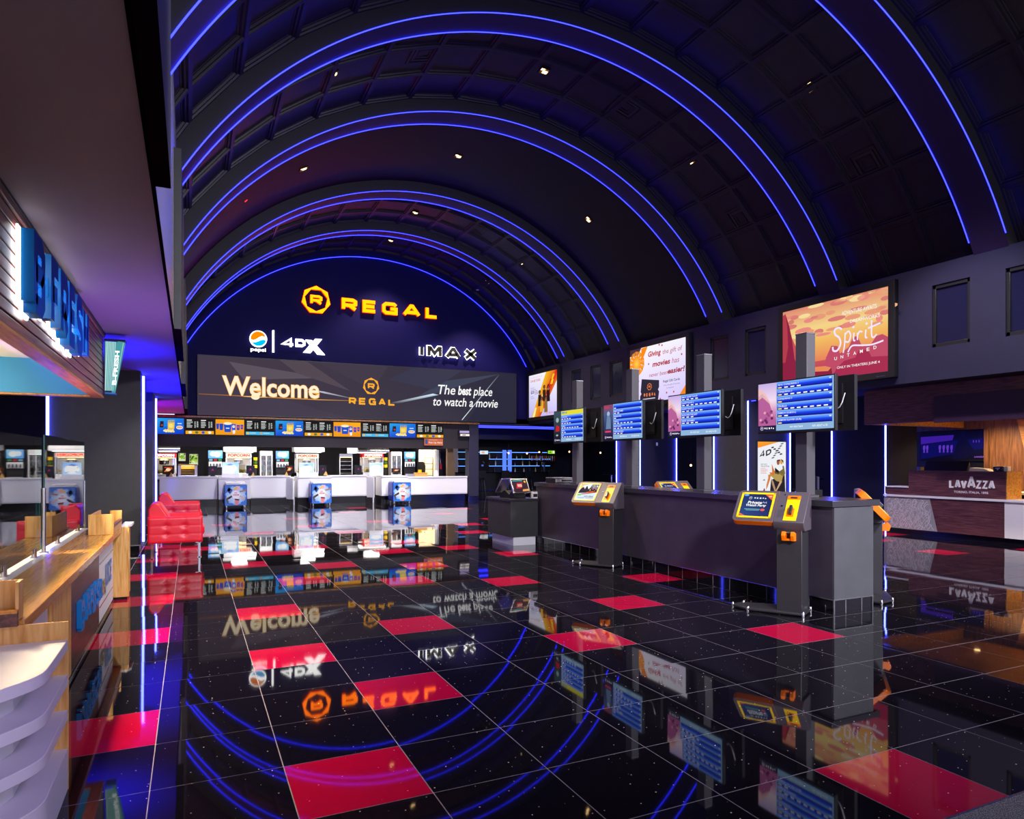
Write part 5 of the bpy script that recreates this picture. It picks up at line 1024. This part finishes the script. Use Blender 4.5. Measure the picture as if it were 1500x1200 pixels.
for k, (x, y) in enumerate(((-2.5, 8.0), (-2.5, 8.6))):
    s = thing('blender', 'steel and glass blender on the bamboo back cabinet, %s one' % ['nearer', 'farther'][k], 'blender', (x, y, 1.16), 'blenders'); MB().lathe([(0, 0), (.09, 0), (.08, .14), (0, .15)], (x, y, 1.161), 'steel', 14).build('motor', s, smooth=True); MB().lathe([(.05, 0), (.08, .25), (.075, .25), (.045, .01)], (x, y, 1.31), 'glass', 14).build('jar', s); MB().lathe([(0, 0), (.08, 0), (.06, .03), (0, .03)], (x, y, 1.561), 'tv_black', 14).build('lid', s)
s = thing('stock_pot', 'round steel pot behind the near glass guard', 'pot', (-1.62, 7.2, .83)); MB().lathe([(0, 0), (.15, 0), (.15, .22), (.16, .23), (.15, .23)], (-1.55, 7.2, .832), 'chrome', 20).build('body', s, smooth=True); MB().lathe([(.155, 0), (.1, .03), (.02, .05), (.02, .08), (0, .08)], (-1.55, 7.2, 1.063), 'chrome', 20).build('lid', s, smooth=True)
# canopy
s = thing('juice_canopy', 'slatted wooden canopy over the juice bar with teal inner face', 'canopy', (-1.5, 6, 2.36))
mb = MB(); mb.box(-1.05, -1.0, 1.0, 9.955, 2.40, 3.145, 'walnut_front'); mb.build('fascia', s)
nsl = 9
for k in range(nsl):
    z0 = 2.375+k*.0795; mb = MB(); mb.box(-1.0, -.97, 1.0, 9.955, z0, z0+.066, 'slat_wood'); mb.build('slat', s, bevel=.004)
MB().box(-1.0, -.955, 1.0, 9.965, 3.09, 3.125, 'slat_wood').build('top_trim', s, bevel=.004); MB().box(-1.02, -.95, 1.0, 9.97, 3.126, 3.149, 'black').build('reveal', s)
MB().box(-1.085, -.965, 1.0, 9.96, 2.352, 2.372, 'oak_trim').box(-4.2, -1.085, 9.80, 9.96, 2.352, 2.372, 'oak_trim').build('bottom_trim', s); MB().box(-4.2, -1.05, 9.78, 9.955, 2.373, 3.14, 'teal').build('inner_face', s); MB().box(-1.06, -1.05, 1.0, 9.78, 2.373, 2.78, 'teal').build('side_face', s)
MB().box(-4.2, -1.06, 1.0, 9.78, 2.775, 2.80, 'cream').build('inner_ceiling', s)
for k, y in enumerate((5.4, 6.8, 8.2)): MB().lathe([(0, 0), (.07, 0), (.07, .004), (0, .004)], (-2.0, y, 2.769), 'lamp_warm', 16).build('downlight', s)
s = thing('juice_sign', 'deep blue block letters with white halo on the slatted canopy', 'sign', (-.9, 6.4, 2.5))
for L, (c, ps) in zip(side_letters(s, 'B-FRESH', 5.16, 7.70, 2.50, 3.005, .125, .04, -.935, -.868, 'blue_letter_face', 'blue_letter', WT), word('B-FRESH', 5.16, 7.70, 2.50, 3.005, .125, .04, WT, grow=.016)):
    mb = MB()
    for p in ps: mb.prism(p, (-.957, 0, 0), (0, 1, 0), (0, 0, 1), (.010, 0, 0), 'halo_white')
    mb.build('halo_light', L)
# cup shaped blade sign
s = thing('cup_sign', 'glowing teal striped cup shaped sign at the end of the wooden canopy', 'sign', (-.96, 10.0, 2.42))
mb = MB(); n = 12; z0, z1 = 2.42, 3.05; xb = -.948
def cupx(z): return .10+.11*(z-z0)/(z1-z0)
for i in range(n):
    a0 = -.5+i/n; a1 = -.5+(i+1)/n
    def q(a_, z): R_ = cupx(z); return (xb+R_*(1-.35*(a_*2)**2), 9.99+R_*a_*1.1, z)
    mb.face([q(a0, z0), q(a1, z0), q(a1, z1), q(a0, z1)], 'cup_teal')
mb.build('shade', s, smooth=True)
a = Art((xb-.0, 9.88, z0+.02), (1, 0, 0), (0, 0, 1), .21, .60, 'screen', step=.002)
a.poly([(0, 0), (.50, 0), (.97, 1), (0, 1)], '#4a9ca6').lay()
for i in range(13): x = -.02+i*.075; a.poly([(max(0, x-.04+.0), 0), (max(0, x-.04)+.025, 0), (min(.97, x+.11), 1), (min(.97, x+.075), 1)], '#c8ece6') if x < .50 else None
for i in range(4): a.poly([(.50+.0, .0), (.52, .04+.02*i), (.95, .98), (.92, 1)], '#a0d4d0')
a.lay(); vs, fs = text_polys('B-FRESH', .04)
for f in fs: a.face([a.p3((.62-.22*(vs[i][1])+.18*(vs[i][0]-.3), .12+.70*vs[i][0])) for i in f], 'screen_bright', [C('#f4fff8')]*len(f))
a.build('striped_face', s)
MB().box(xb-.005, xb+.215, 9.87, 10.10, z1, z1+.02, 'kiosk_dark').build('top_cap', s); MB().box(xb-.005, xb+.11, 9.88, 10.06, z0-.02, z0, 'teal').build('bottom_cap', s); MB().box(xb-.006, xb, 9.87, 9.965, z0-.02, z1+.02, 'kiosk_dark').build('mount', s)
# ================================================================ COFFEE BAR AT RIGHT
s = thing('coffee_canopy', 'dark wood canopy over the coffee bar under the right wall', 'canopy', (13.2, 8.5, 2.35))
MB().box(13.2, 13.3, 4.5, 10.48, 2.365, 3.095, 'walnut').build('fascia', s, bevel=.004); MB().box(13.14, 13.2, 4.5, 8.86, 2.33, 2.85, 'plum_panel').build('lower_panel', s, bevel=.003); MB().box(13.3, 16.55, 4.5, 10.48, 2.60, 2.63, 'oak_trim').build('soffit', s); MB().box(13.3, 16.5, 10.38, 10.48, 2.37, 2.6, 'oak_trim').build('end_face', s)
for y in (6.5, 8.0, 9.5): MB().lathe([(0, 0), (.06, 0), (.06, .004), (0, .004)], (15.6, y, 2.594), 'lamp_warm', 14).build('downlight', s)
s = thing('coffee_counter', 'coffee bar counter with dark wood, white letters and patterned metal panel', 'counter', (14.4, 9, 0))
mb = MB(); mb.prism([(10.60, .105), (9.36, .105), (9.53, .79), (10.60, .79)], (14.02, 0, 0), (0, 1, 0), (0, 0, 1), (-.02, 0, 0), 'pattern_base')
r = random.Random(11); seen = 0
for q in range(260):
    y = 9.44+(q % 16)*.072+r.uniform(-.012, .012); z = .13+(q//16)*.042+r.uniform(-.008, .008); dy = -1 if r.random() < .7 else 1; l1 = r.uniform(.04, .09); l2 = r.uniform(.03, .06)
    P_ = [(y, z), (y+dy*l1*.8, z+l1)] + ([(y+dy*(l1*.8+l2), z+l1)] if q % 2 else [(y+dy*l1*.8, z+l1+l2)])
    if any(not (9.40+(b_-.1)*.245 < a_ < 10.58 and .12 < b_ < .775) for a_, b_ in P_): continue
    for p in thick(P_, .009): mb.face([(13.998, a_, b_) for a_, b_ in p], 'pattern_line')
mb.build('patterned_panel', s)
mb = MB(); mb.prism([(9.36, .105), (8.035, .105), (8.035, .79), (9.53, .79)], (14.02, 0, 0), (0, 1, 0), (0, 0, 1), (-.02, 0, 0), 'walnut'); mb.build('lower_wood_panel', s)
box('white_panel', 14.0, 14.02, 4.8, 8.03, .105, .79, 'white_matte', s); box('ledge', 13.97, 14.6, 4.8, 10.60, .795, .84, 'white_gloss', s, bevel=.004); box('raised_wood_panel', 14.03, 14.07, 8.02, 10.03, .845, 1.355, 'walnut', s); box('low_wood_panel', 14.03, 14.07, 10.03, 10.60, .845, 1.0, 'walnut', s); box('low_top', 14.0, 14.5, 10.03, 10.6, 1.0, 1.025, 'white_gloss', s)
box('raised_top', 14.02, 14.55, 8.01, 10.03, 1.356, 1.375, 'walnut', s); box('panel_edge', 14.03, 14.5, 8.0, 8.018, .845, 1.375, 'oak_trim', s); box('body', 14.08, 14.8, 4.8, 10.58, .1, .79, 'charcoal_paint', s); box('toe_kick', 14.06, 14.7, 4.8, 10.58, 0, .10, 'toe_black', s)
def west_letters(root, s_, y0, y1, z0, z1, w, gap, xs, m, wts, tall=None):
    for i, (c, ps) in enumerate(word(s_, -y0, -y1, z0, z1, w, gap, wts)):
        k = 1.45 if i == tall else 1; mb = MB()
        for p in ps: mb.prism([(a_, z0+(b-z0)*k) for a_, b in p], (xs, 0, 0), (0, -1, 0), (0, 0, 1), (-.02, 0, 0), m)
        mb.build('letter', root)
west_letters(s, 'LAVAZZA', 9.12, 8.22, 1.03, 1.195, .036, .012, 14.028, 'letter_white', [.9, 1, 1, 1.35, .95, .95, 1], 3)
vs, fs = text_polys('TORINO, ITALIA, 1895', .015); mb = MB()
for f in fs: mb.face([(14.027, 9.03-vs[i][0]*.68, .925+vs[i][1]*.05) for i in f], 'letter_white')
mb.build('small_lettering', s)
s = thing('wall_screen', 'dark blue screen showing a stone balustrade behind the coffee counter', 'screen', (16.7, 10.5, 1.6))
MB().box(16.70, 16.75, 9.93, 11.63, 1.58, 2.34, 'tv_black').build('case', s)
a = Art((16.697, 11.60, 1.61), *EAST, 1.64, .70, 'screen'); a.vgrad(0, 0, 1, 1, [(0, '#05051c'), (.5, '#0a0a3a'), (1, '#04041e')]).lay(); a.poly([(0, .82), (.52, .86), (.5, .68), (0, .56)], '#3a1a9a').poly([(0, .55), (.52, .66), (.9, .72), (1, .74), (1, .4), (.5, .2), (0, .02)], '#0a0a58').lay()
for x in (.04, .09, .29, .35, .41, .47): a.poly([(x, .5), (x+.03, .52), (x+.035, .44), (x+.025, .32), (x+.03, .26), (x, .25), (x+.005, .32), (x-.005, .42)], '#5a34b8')
for x in (.80, .84, .88): a.rect(x, .58, x+.015, .66, '#5030a8')
a.poly([(.5, .0), (.55, .5), (.62, .85), (.66, 1), (.70, .84), (.76, .5), (.82, .32), (.7, .05)], '#070730').lay(); a.text('LAVAZZA', .82, .07, .96, .12, '#a060d8', .02); a.build('display', s)
s = thing('wall_panel', 'leaning pale cream panel between wooden strips on the coffee bar wall', 'panel', (16.5, 8.8, 1.3)); mb = MB(); mb.prism([(9.05, 2.5), (8.62, 2.5), (8.40, 1.50), (8.88, 1.50)], (16.6, 0, 0), (0, 1, 0), (0, 0, 1), (-.05, 0, 0), 'cream'); mb.build('upper', s)
mb = MB(); mb.prism([(8.95, 1.50), (8.0, 1.50), (8.0, .95), (8.80, .95)], (16.6, 0, 0), (0, 1, 0), (0, 0, 1), (-.12, 0, 0), 'cream'); mb.build('lower', s)
mb = MB(); mb.prism([(9.22, 2.5), (9.05, 2.5), (8.78, 1.1), (8.9, 1.1)], (16.6, 0, 0), (0, 1, 0), (0, 0, 1), (-.07, 0, 0), 'oak_trim'); mb.prism([(8.45, 2.5), (8.3, 2.5), (8.1, 1.55), (8.25, 1.55)], (16.6, 0, 0), (0, 1, 0), (0, 0, 1), (-.07, 0, 0), 'oak_trim'); mb.build('strip', s)
s = thing('coffee_back_counter', 'pale service counter along the coffee bar back wall', 'counter', (16.1, 7.5, 0)); box('body', 15.9, 16.4, 4.6, 9.0, 0, .86, 'tv_black', s); box('worktop', 15.8, 16.45, 4.6, 9.05, .861, .91, 'cream', s)
s = thing('menu_stand', 'dark folded menu stand with white coffee cup print on the coffee counter', 'menu card', (14.3, 9.3, 1.376))
mb = MB(); mb.prism([(0, 0), (.14, 0), (.11, .20), (.10, .20)], (14.12, 9.75, 1.376), (1, 0, 0), (0, 0, 1), (0, -.92, 0), 'tv_black'); mb.build('card', s)
a = Art((14.135, 9.74, 1.39), (0, -1, 0), (.46, 0, .888), .80, .19, 'print'); a.rect(0, 0, 1, 1, '#14102a').lay(); a.ell(.30, .62, .07, .22, '#f4f0f4').ell(.24, .72, .05, .18, '#e8e4ea').ell(.27, .28, .06, .12, '#f4f0f4').rect(.44, .52, .84, .60, '#b8a8c8').rect(.46, .36, .80, .44, '#b8a8c8').rect(0, .05, .16, .95, '#c8a050').ell(.08, .6, .05, .2, '#f0e8d0'); a.build('print', s)
tag(MB().prism([(8.80, 0), (8.40, 0), (8.5, .05), (8.78, .07)], (14.15, 0, 1.376), (0, 1, 0), (0, 0, 1), (.2, 0, 0), 'cream').build('paper_sheet'), 'cream folded paper beside the menu stand on the coffee counter', 'paper')
s = thing('coffee_tin', 'dark blue coffee tin with pale label on the coffee counter right end', 'tin', (14.25, 8.22, 1.376)); MB().box(14.17, 14.29, 8.16, 8.35, 1.376, 1.475, 'navy_tin').build('body', s, bevel=.015); MB().box(14.19, 14.30, 8.08, 8.155, 1.376, 1.47, 'cream').build('label_side', s, bevel=.01)
a = Art((14.168, 8.33, 1.40), *EAST, .15, .06, 'print'); a.rect(.2, .55, .8, .75, '#e8e0f0').ell(.5, .25, .1, .2, '#e8c0b0'); a.build('label', s)
for k, (y, c_) in enumerate(((9.92, 'liquid5'), (9.84, 'gold_paper'))): tag(MB().lathe([(0, 0), (.035, 0), (.035, .07), (0, .07)], (14.2, y, 1.376), c_, 12).build('jar', smooth=True), ['small blue jar at left end of the raised coffee counter', 'small gold jar beside the blue jar on the coffee counter'][k], 'jar', 'jars on the coffee counter')
tag(MB().box(16.0, 16.3, 8.1, 8.4, .911, 1.15, 'tv_black').build('coffee_grinder', bevel=.01), 'black machine on the pale coffee bar back counter at right edge', 'machine')
s = thing('wall_switch', 'small pale wall switch left of the dark coffee bar screen', 'switch', (16.74, 12.3, 1.5)); MB().box(16.73, 16.75, 12.15, 12.3, 1.46, 1.55, 'white_matte').build('plate', s); MB().box(16.725, 16.73, 12.18, 12.27, 1.48, 1.53, 'steel').build('button', s)
# ================================================================ BAR IN THE FAR RIGHT CORNER
s = thing('bar_counter', 'dark bar counter with glossy top in the far right corner', 'counter', (13.5, 29.5, 0)); MB().box(10.6, 15.6, 29.9, 30.3, 0, 1.02, 'black').build('front', s); MB().box(10.5, 15.7, 29.75, 30.5, 1.021, 1.06, 'black_gloss').build('bar_top', s); MB().tube([(10.6, 29.7, .22), (15.6, 29.7, .22)], .025, 'steel', 8).build('foot_rail', s)
s = thing('back_bar', 'bar back shelves edged with three blue light lines', 'shelving', (14.3, 31.8, 0))
MB().box(11.4, 17.2, 32.1, 32.2, 0, 2.5, 'black').box(11.4, 17.2, 31.7, 32.1, 0, .98, 'black').build('body', s)
for z in (1.31, 1.65, 1.99):
    MB().box(11.4, 16.8, 31.75, 32.1, z, z+.03, 'black_gloss').build('shelf', s); MB().box(11.4, 16.0, 31.738, 31.75, z+.004, z+.026, 'led_line').box(16.15, 16.6, 31.738, 31.75, z+.004, z+.026, 'led_line').build('light_line', s)
for x in (13.93, 14.22): MB().box(x, x+.2, 31.70, 31.735, 1.06, 2.12, 'led_column').build('light_column', s)
r = random.Random(4)
for z in (1.02, 1.34, 1.68):
    for i in range(13):
        x = 11.7+i*.38+r.uniform(-.08, .08)
        if 13.85 < x < 14.5: continue
        place_bottle(r.choice([0, 1, 2, 3, 4, 5]), x, 31.88, z+.003 if z > 1.1 else .983, r.uniform(.22, .29), 'bottle standing on the blue lit bar back shelves', 'bar bottles')
s = thing('bar_tap_tower', 'row of beer tap handles on a dark rail at right of the bar', 'beer taps', (15.7, 31.0, 1.06)); MB().box(15.1, 16.5, 30.95, 31.05, 1.52, 1.58, 'black_gloss').box(15.85, 15.92, 30.95, 31.05, .5, 1.52, 'steel').build('rail', s)
for i in range(12): MB().lathe([(0, 0), (.014, 0), (.03, .16), (.02, .24), (0, .25)], (15.16+i*.115, 30.93, 1.585), ['white_matte', 'red_leather', 'gold_paper', 'cardboard', 'chrome'][i % 5], 8).build('tap_handle', s)
for k, (x, hz) in enumerate(((11.75, 0), (12.9, 0), (14.1, 0), (15.3, 0))):
    s = thing('bar_stool', 'dark bar stool at the bar, %s from the left' % ['first', 'second', 'third', 'fourth'][k], 'stool', (x, 29.25, 0), 'bar stools'); MB().lathe([(0, 0), (.19, 0), (.2, .05), (0, .07)], (x, 29.25, .74), 'black', 14).build('seat', s)
    mb = MB(); mb.prism([(-.2, 0), (.2, 0), (.18, .32), (-.18, .32)], (x, 29.02, .82), (1, 0, 0), (0, 0, 1), (0, .03, 0), 'black'); mb.build('backrest', s)
    for sx in (-1, 1):
        for sy in (-1, 1): MB().tube([(x+sx*.13, 29.25+sy*.13, .74), (x+sx*.2, 29.25+sy*.2, .0)], .014, 'steel', 6).build('leg', s)
s = thing('bar_fridge_sign', 'tall dark drinks machine with small lit screen at left of the bar', 'drink dispenser', (12.7, 31.3, 0)); MB().box(12.45, 12.95, 31.1, 31.6, 0, 1.95, 'tv_black').build('body', s, bevel=.01); a = Art((12.47, 31.095, 1.90), *SOUTH, .42, .17, 'screen'); a.rect(0, 0, 1, 1, '#d8ecff').lay(); a.ell(.4, .5, .2, .35, '#f0b090'); a.build('screen', s); MB().tube([(12.62, 31.09, 1.55), (12.7, 31.08, 1.45), (12.78, 31.09, 1.55)], .015, 'chrome', 6).box(12.55, 12.65, 31.08, 31.1, 1.32, 1.40, 'led_dull').build('tap', s)
s = thing('exit_sign', 'small green lit sign above the right end of the bar taps', 'sign', (16.6, 30.9, 1.95)); MB().box(16.0, 16.42, 30.85, 30.9, 1.93, 2.1, 'tv_black').build('case', s); a = Art((16.02, 30.848, 1.94), *SOUTH, .38, .15, 'screen'); a.rect(0, 0, 1, 1, '#98e038').lay(); a.rect(.7, .1, .95, .9, '#e8f0d0').poly([(.1, .2), (.4, .8), (.5, .3)], '#3a8018'); a.build('display', s)
for k, (u, v, Y) in enumerate(((745, 664, 31), (772, 664.5, 31), (790, 662.5, 31), (879.5, 663.5, 27.5), (1012, 682, 19.5), (834, 662, 30))):
    p = PYp(u, v, Y); s = thing('pendant_bulb', 'small warm hanging bulb, '+['left of the bar light columns', 'right of the bar light columns', 'over the left end of the beer taps', 'in the dark lounge right of the farthest post', 'in the dark lounge behind the third post', 'beside the green sign over the bar'][k], 'lamp', p, 'warm hanging bulbs')
    MB().lathe([(0, -.04), (.035, -.02), (.04, .01), (.02, .04), (0, .045)], p, 'bulb', 10).build('bulb', s, smooth=True); zc = 3.02 if p.y > 26 else 3.1; MB().tube([(p.x, p.y, p.z+.04), (p.x, p.y, zc)], .006, 'black', 5).build('cord', s)
# lounge tables in the dark beyond the openings
for k, (x, y) in enumerate(((15.0, 23.4), (16.6, 22.2), (15.6, 16.4), (17.0, 15.4))):
    s = thing('lounge_table', 'dark lounge table beyond the openings, '+['behind the farthest post', 'deeper behind the farthest post', 'behind the third post', 'deeper behind the third post'][k], 'table', (x, y, 0), 'lounge tables'); MB().lathe([(0, 0), (.4, 0), (.4, .03), (0, .03)], (x, y, 1.02), 'black_gloss', 20).build('top', s); MB().tube([(x, y, .02), (x, y, 1.02)], .04, 'steel', 8).build('stem', s); MB().lathe([(0, 0), (.28, 0), (.28, .02), (0, .02)], (x, y, .0), 'black', 16).build('base', s)
s = tag(MB().box(13.2, 13.26, 18.005, 18.028, 2.06, 2.16, 'white_matte').build('wall_sensor', bevel=.006), 'tiny white box on the blue lit pier wall', 'sensor')
# ================================================================ CEILING DOWNLIGHTS AND VENTS
def on_vault(u, v, R):
    d = ray(u, v); ox, oz = -VX, HC-VZ
    A = d.x**2+d.z**2; B = 2*(ox*d.x+oz*d.z); c_ = ox*ox+oz*oz-R*R
    t = (-B+math.sqrt(B*B-4*A*c_))/(2*A); return Vector((0, 0, HC))+d*t
def vault_frame(p):
    n = Vector((VX-p.x, 0, VZ-p.z)).normalized(); ay = Vector((0, 1, 0)); ax = ay.cross(n); return ax, ay, n
DL = [(1187, 127, 'below the largest ceiling panel at upper right', 1), (1012, 234, 'right of the vault crown in the second coffered bay', 1), (797, 103, 'near the vault crown in the second coffered bay', 1), (487, 108, 'left of the vault crown in the second coffered bay', 1), (671, 228, 'in the smooth bay right of the crown', 0), (444, 247, 'in the smooth bay at left', 0), (862, 321, 'in the smooth bay at right', 0), (608, 311, 'near the crown of the bay behind the smooth one', 1), (763, 384, 'at right of the bay behind the smooth one', 1), (572, 352, 'near the crown of the last bay', 1), (714, 413, 'at right of the last bay before the back wall', 1)]
def spot(p, target, W, col, size, blend=.6, r=.12):
    l = bpy.data.lights.new('spot', 'SPOT'); l.energy = W; l.color = col; l.spot_size = math.radians(size); l.spot_blend = blend; l.shadow_soft_size = r
    o = bpy.data.objects.new('spot_light', l); COL.objects.link(o); o.location = p; d = Vector(target)-Vector(p); o.rotation_euler = d.to_track_quat('-Z', 'Y').to_euler(); return o
def area(p, target, W, col, sx, sy):
    l = bpy.data.lights.new('area', 'AREA'); l.shape = 'RECTANGLE'; l.size = sx; l.size_y = sy; l.energy = W; l.color = col
    o = bpy.data.objects.new('area_light', l); COL.objects.link(o); o.location = p; d = Vector(target)-Vector(p); o.rotation_euler = d.to_track_quat('-Z', 'Y').to_euler(); return o
def point(p, W, col, r=.15):
    l = bpy.data.lights.new('point', 'POINT'); l.energy = W; l.color = col; l.shadow_soft_size = r
    o = bpy.data.objects.new('point_light', l); COL.objects.link(o); o.location = p; return o
WARM = (1, .80, .58)
for u, v, where, coff in DL:
    p = on_vault(u, v, RC+(.008 if coff else 0)); ax, ay, n = vault_frame(p); h = .10
    s = thing('ceiling_downlight', 'small square warm downlight '+where, 'downlight', p, 'square vault downlights')
    mb = MB(); t = .014
    for a_, b_, c_, d_ in ((-h, -h+t, -h, h), (h-t, h, -h, h), (-h, h, -h, -h+t), (-h, h, h-t, h)): mb.obox(p+ax*a_+ay*c_-n*.01, ax*(b_-a_), ay*(d_-c_), n*.035, 'black')
    mb.build('trim_frame', s); MB().obox(p-ax*(h-t)-ay*(h-t)-n*.01, ax*(2*h-2*t), ay*(2*h-2*t), n*.014, 'gold_paper').obox(p-ay*(h-t)+n*.004, ax*(h-t), ay*(h-t), n*.006, 'lamp_warm').obox(p-ax*(h-t)+ay*.01+n*.004, ax*(h-t)*1.1, ay*(h-t-.01), n*.008, 'lamp_warm').build('lamp', s)
    q = p+n*.12; spot(q, (q.x+n.x*.6, q.y, 0), 1500, WARM, 95)
VT = [(1270, 240, 'at right of the nearest coffered bay'), (1085, 321, 'at right of the second coffered bay'), (917, 158, 'right of the crown in the second coffered bay'), (622, 80, 'left of the crown in the second coffered bay'), (700, 336, 'right of the crown behind the smooth bay'), (762, 458, 'at right of the last bay')]
for u, v, where in VT:
    p = on_vault(u, v, RC+.006); ax, ay, n = vault_frame(p); s = thing('ceiling_vent', 'dark square stepped air vent '+where, 'air vent', p, 'square vault vents')
    mb = MB()
    for k, h in enumerate((.30, .22, .14)):
        t = .05; z = -.01-.02*k
        for a_, b_, c_, d_ in ((-h, -h+t, -h, h), (h-t, h, -h, h), (-h, h, -h, -h+t), (-h, h, h-t, h)): mb.obox(p+ax*a_+ay*c_+n*(z-.01), ax*(b_-a_), ay*(d_-c_), n*(.03+.012*k), 'coffer_paint' if k != 1 else 'black')
    mb.obox(p-ax*.30-ay*.30-n*.05, ax*.6, ay*.6, n*.02, 'black'); mb.build('louvres', s)
tag(MB().obox(on_vault(359, 295, RC-.005), (.05, 0, .05), (0, .06, 0), (-.02, 0, .02), 'neon_red').build('alarm_light'), 'tiny red light at left of the smooth ceiling bay', 'alarm light')
p = on_vault(699.5, 423, RC+.03); tag(MB().lathe([(0, 0), (.07, 0), (.05, -.06), (0, -.07)], (p.x, p.y, p.z+.0), 'white_matte', 14).build('smoke_detector', smooth=True), 'small pale smoke detector near the downlight at right of the last bay', 'smoke detector')
tag(MB().box(12.44, 12.52, 25.96, 25.995, 3.80, 3.93, 'steel').build('wall_camera'), 'tiny camera on the back wall right of the wide led screen', 'camera device') if False else None
# ================================================================ LIGHT
w = bpy.data.worlds.new('world'); SC.world = w; w.use_nodes = True; bg = w.node_tree.nodes['Background']; bg.inputs['Color'].default_value = (.80, .77, 1.0, 1); bg.inputs['Strength'].default_value = 1.3
# snack bar: ceiling panels and counter wash
for x in (-.5, 2.2, 4.9, 7.6): area((x, 28.0, 2.58), (x, 28.2, 0), 110, (1, .93, .85), 1.6, 1.0)
area((9.6, 30.5, 2.6), (9.6, 30.5, 0), 130, (1, .85, .62), .9, .9)
for x, e_ in ((.0, 4200), (2.6, 3200), (5.2, 2500), (8.2, 2000)): spot((x, 21.2, 8.6), (x+.2, 25.6, .6), e_, (.95, .95, 1.0), 36, .5, .2)  # added spots without fixtures, brightening the white counter fronts
# juice bar canopy lamps
for y in (5.4, 6.8, 8.2): spot((-1.45, y, 2.74), (-1.2, y, 0), 460, (1, .76, .42), 140, .7, .08)
for y in (4.5, 7.0, 9.0): point((-2.6, y, 2.05), 60, (1, .86, .66), .2)  # added point fill that brightens the inside of the canopy
# coffee bar
for y in (6.5, 8.0, 9.5): spot((15.6, y, 2.56), (15.9, y, 0), 190, (1, .74, .42), 150, .6, .08)
spot((8.6, 6.0, 8.2), (14.0, 9.0, .9), 2600, (.97, .9, 1), 40, .6, .2)
# added upward spots without fixtures, tinting the low left ceiling blue and magenta
spot((-1.6, 16.8, 1.4), (-1.5, 16.8, 3.15), 1500, (.01, .01, 1), 140, .8, .2); spot((-1.3, 11.3, 1.9), (-1.3, 11.3, 3.15), 800, (.01, .01, 1), 118, 1, .03)
spot((-.5, 14.7, 1.8), (-.5, 14.7, 3.15), 300, (.01, .01, 1), 130, 1, .03)
spot((-1.6, 21.6, 1.5), (-1.3, 21.2, 3.15), 420, (.40, .0, 1), 150, .8, .2); spot((-1.6, 24.6, 1.6), (-1.2, 24.4, 3.15), 150, (1, .0, .55), 150, .8, .2)
# added pink fill and violet spot, both unseen, tinting the low ceiling
area((-1.8, 1.5, .5), (-1.6, 4.5, 3.15), 5, (1, .55, .35), 2.0, 2.0); spot((-.45, 8.3, .9), (-.45, 8.3, 3.15), 260, (.42, .20, 1), 125, 1, .02)
for x in (2.0, 9.5): spot((x, -3.2, 5.5), (5.2, 13, .6), 5200, (.92, .90, 1), 62, .8, .4)  # two added floods behind the camera as front fill
spot((8.5, 6.5, 7.2), (-.2, 7.0, 4.2), 1500, (1, .95, .92), 44, .8, .2); spot((2.6, 3.2, 7.5), (-.8, 6.6, .4), 520, (1, .92, .85), 40, .7, .2)  # added spots without fixtures for the left wall and juice bar front
spot((1.4, .6, 2.9), (-.9, 3.5, .4), 200, (.60, .42, 1), 26, .8, .25)  # added lavender spot tinting the near white shelves
# unseen red spot for the reddish wash at left of the vault
spot((.3, 20.0, 3.4), (1.8, 17.5, 8.6), 900, (1, .02, .12), 70, .9, .2)
# lobby spots on chairs, kiosks and island end
spot((3.6, 9.0, 8.8), (-.2, 13.2, .4), 1100, WARM, 26, .6, .15); spot((3.0, 2.0, 8.2), (5.8, 5.3, .8), 900, (1, .95, .9), 34, .7, .15); spot((3.0, 5.5, 8.6), (5.7, 9.0, .8), 600, (1, .93, .86), 26, .7, .15)
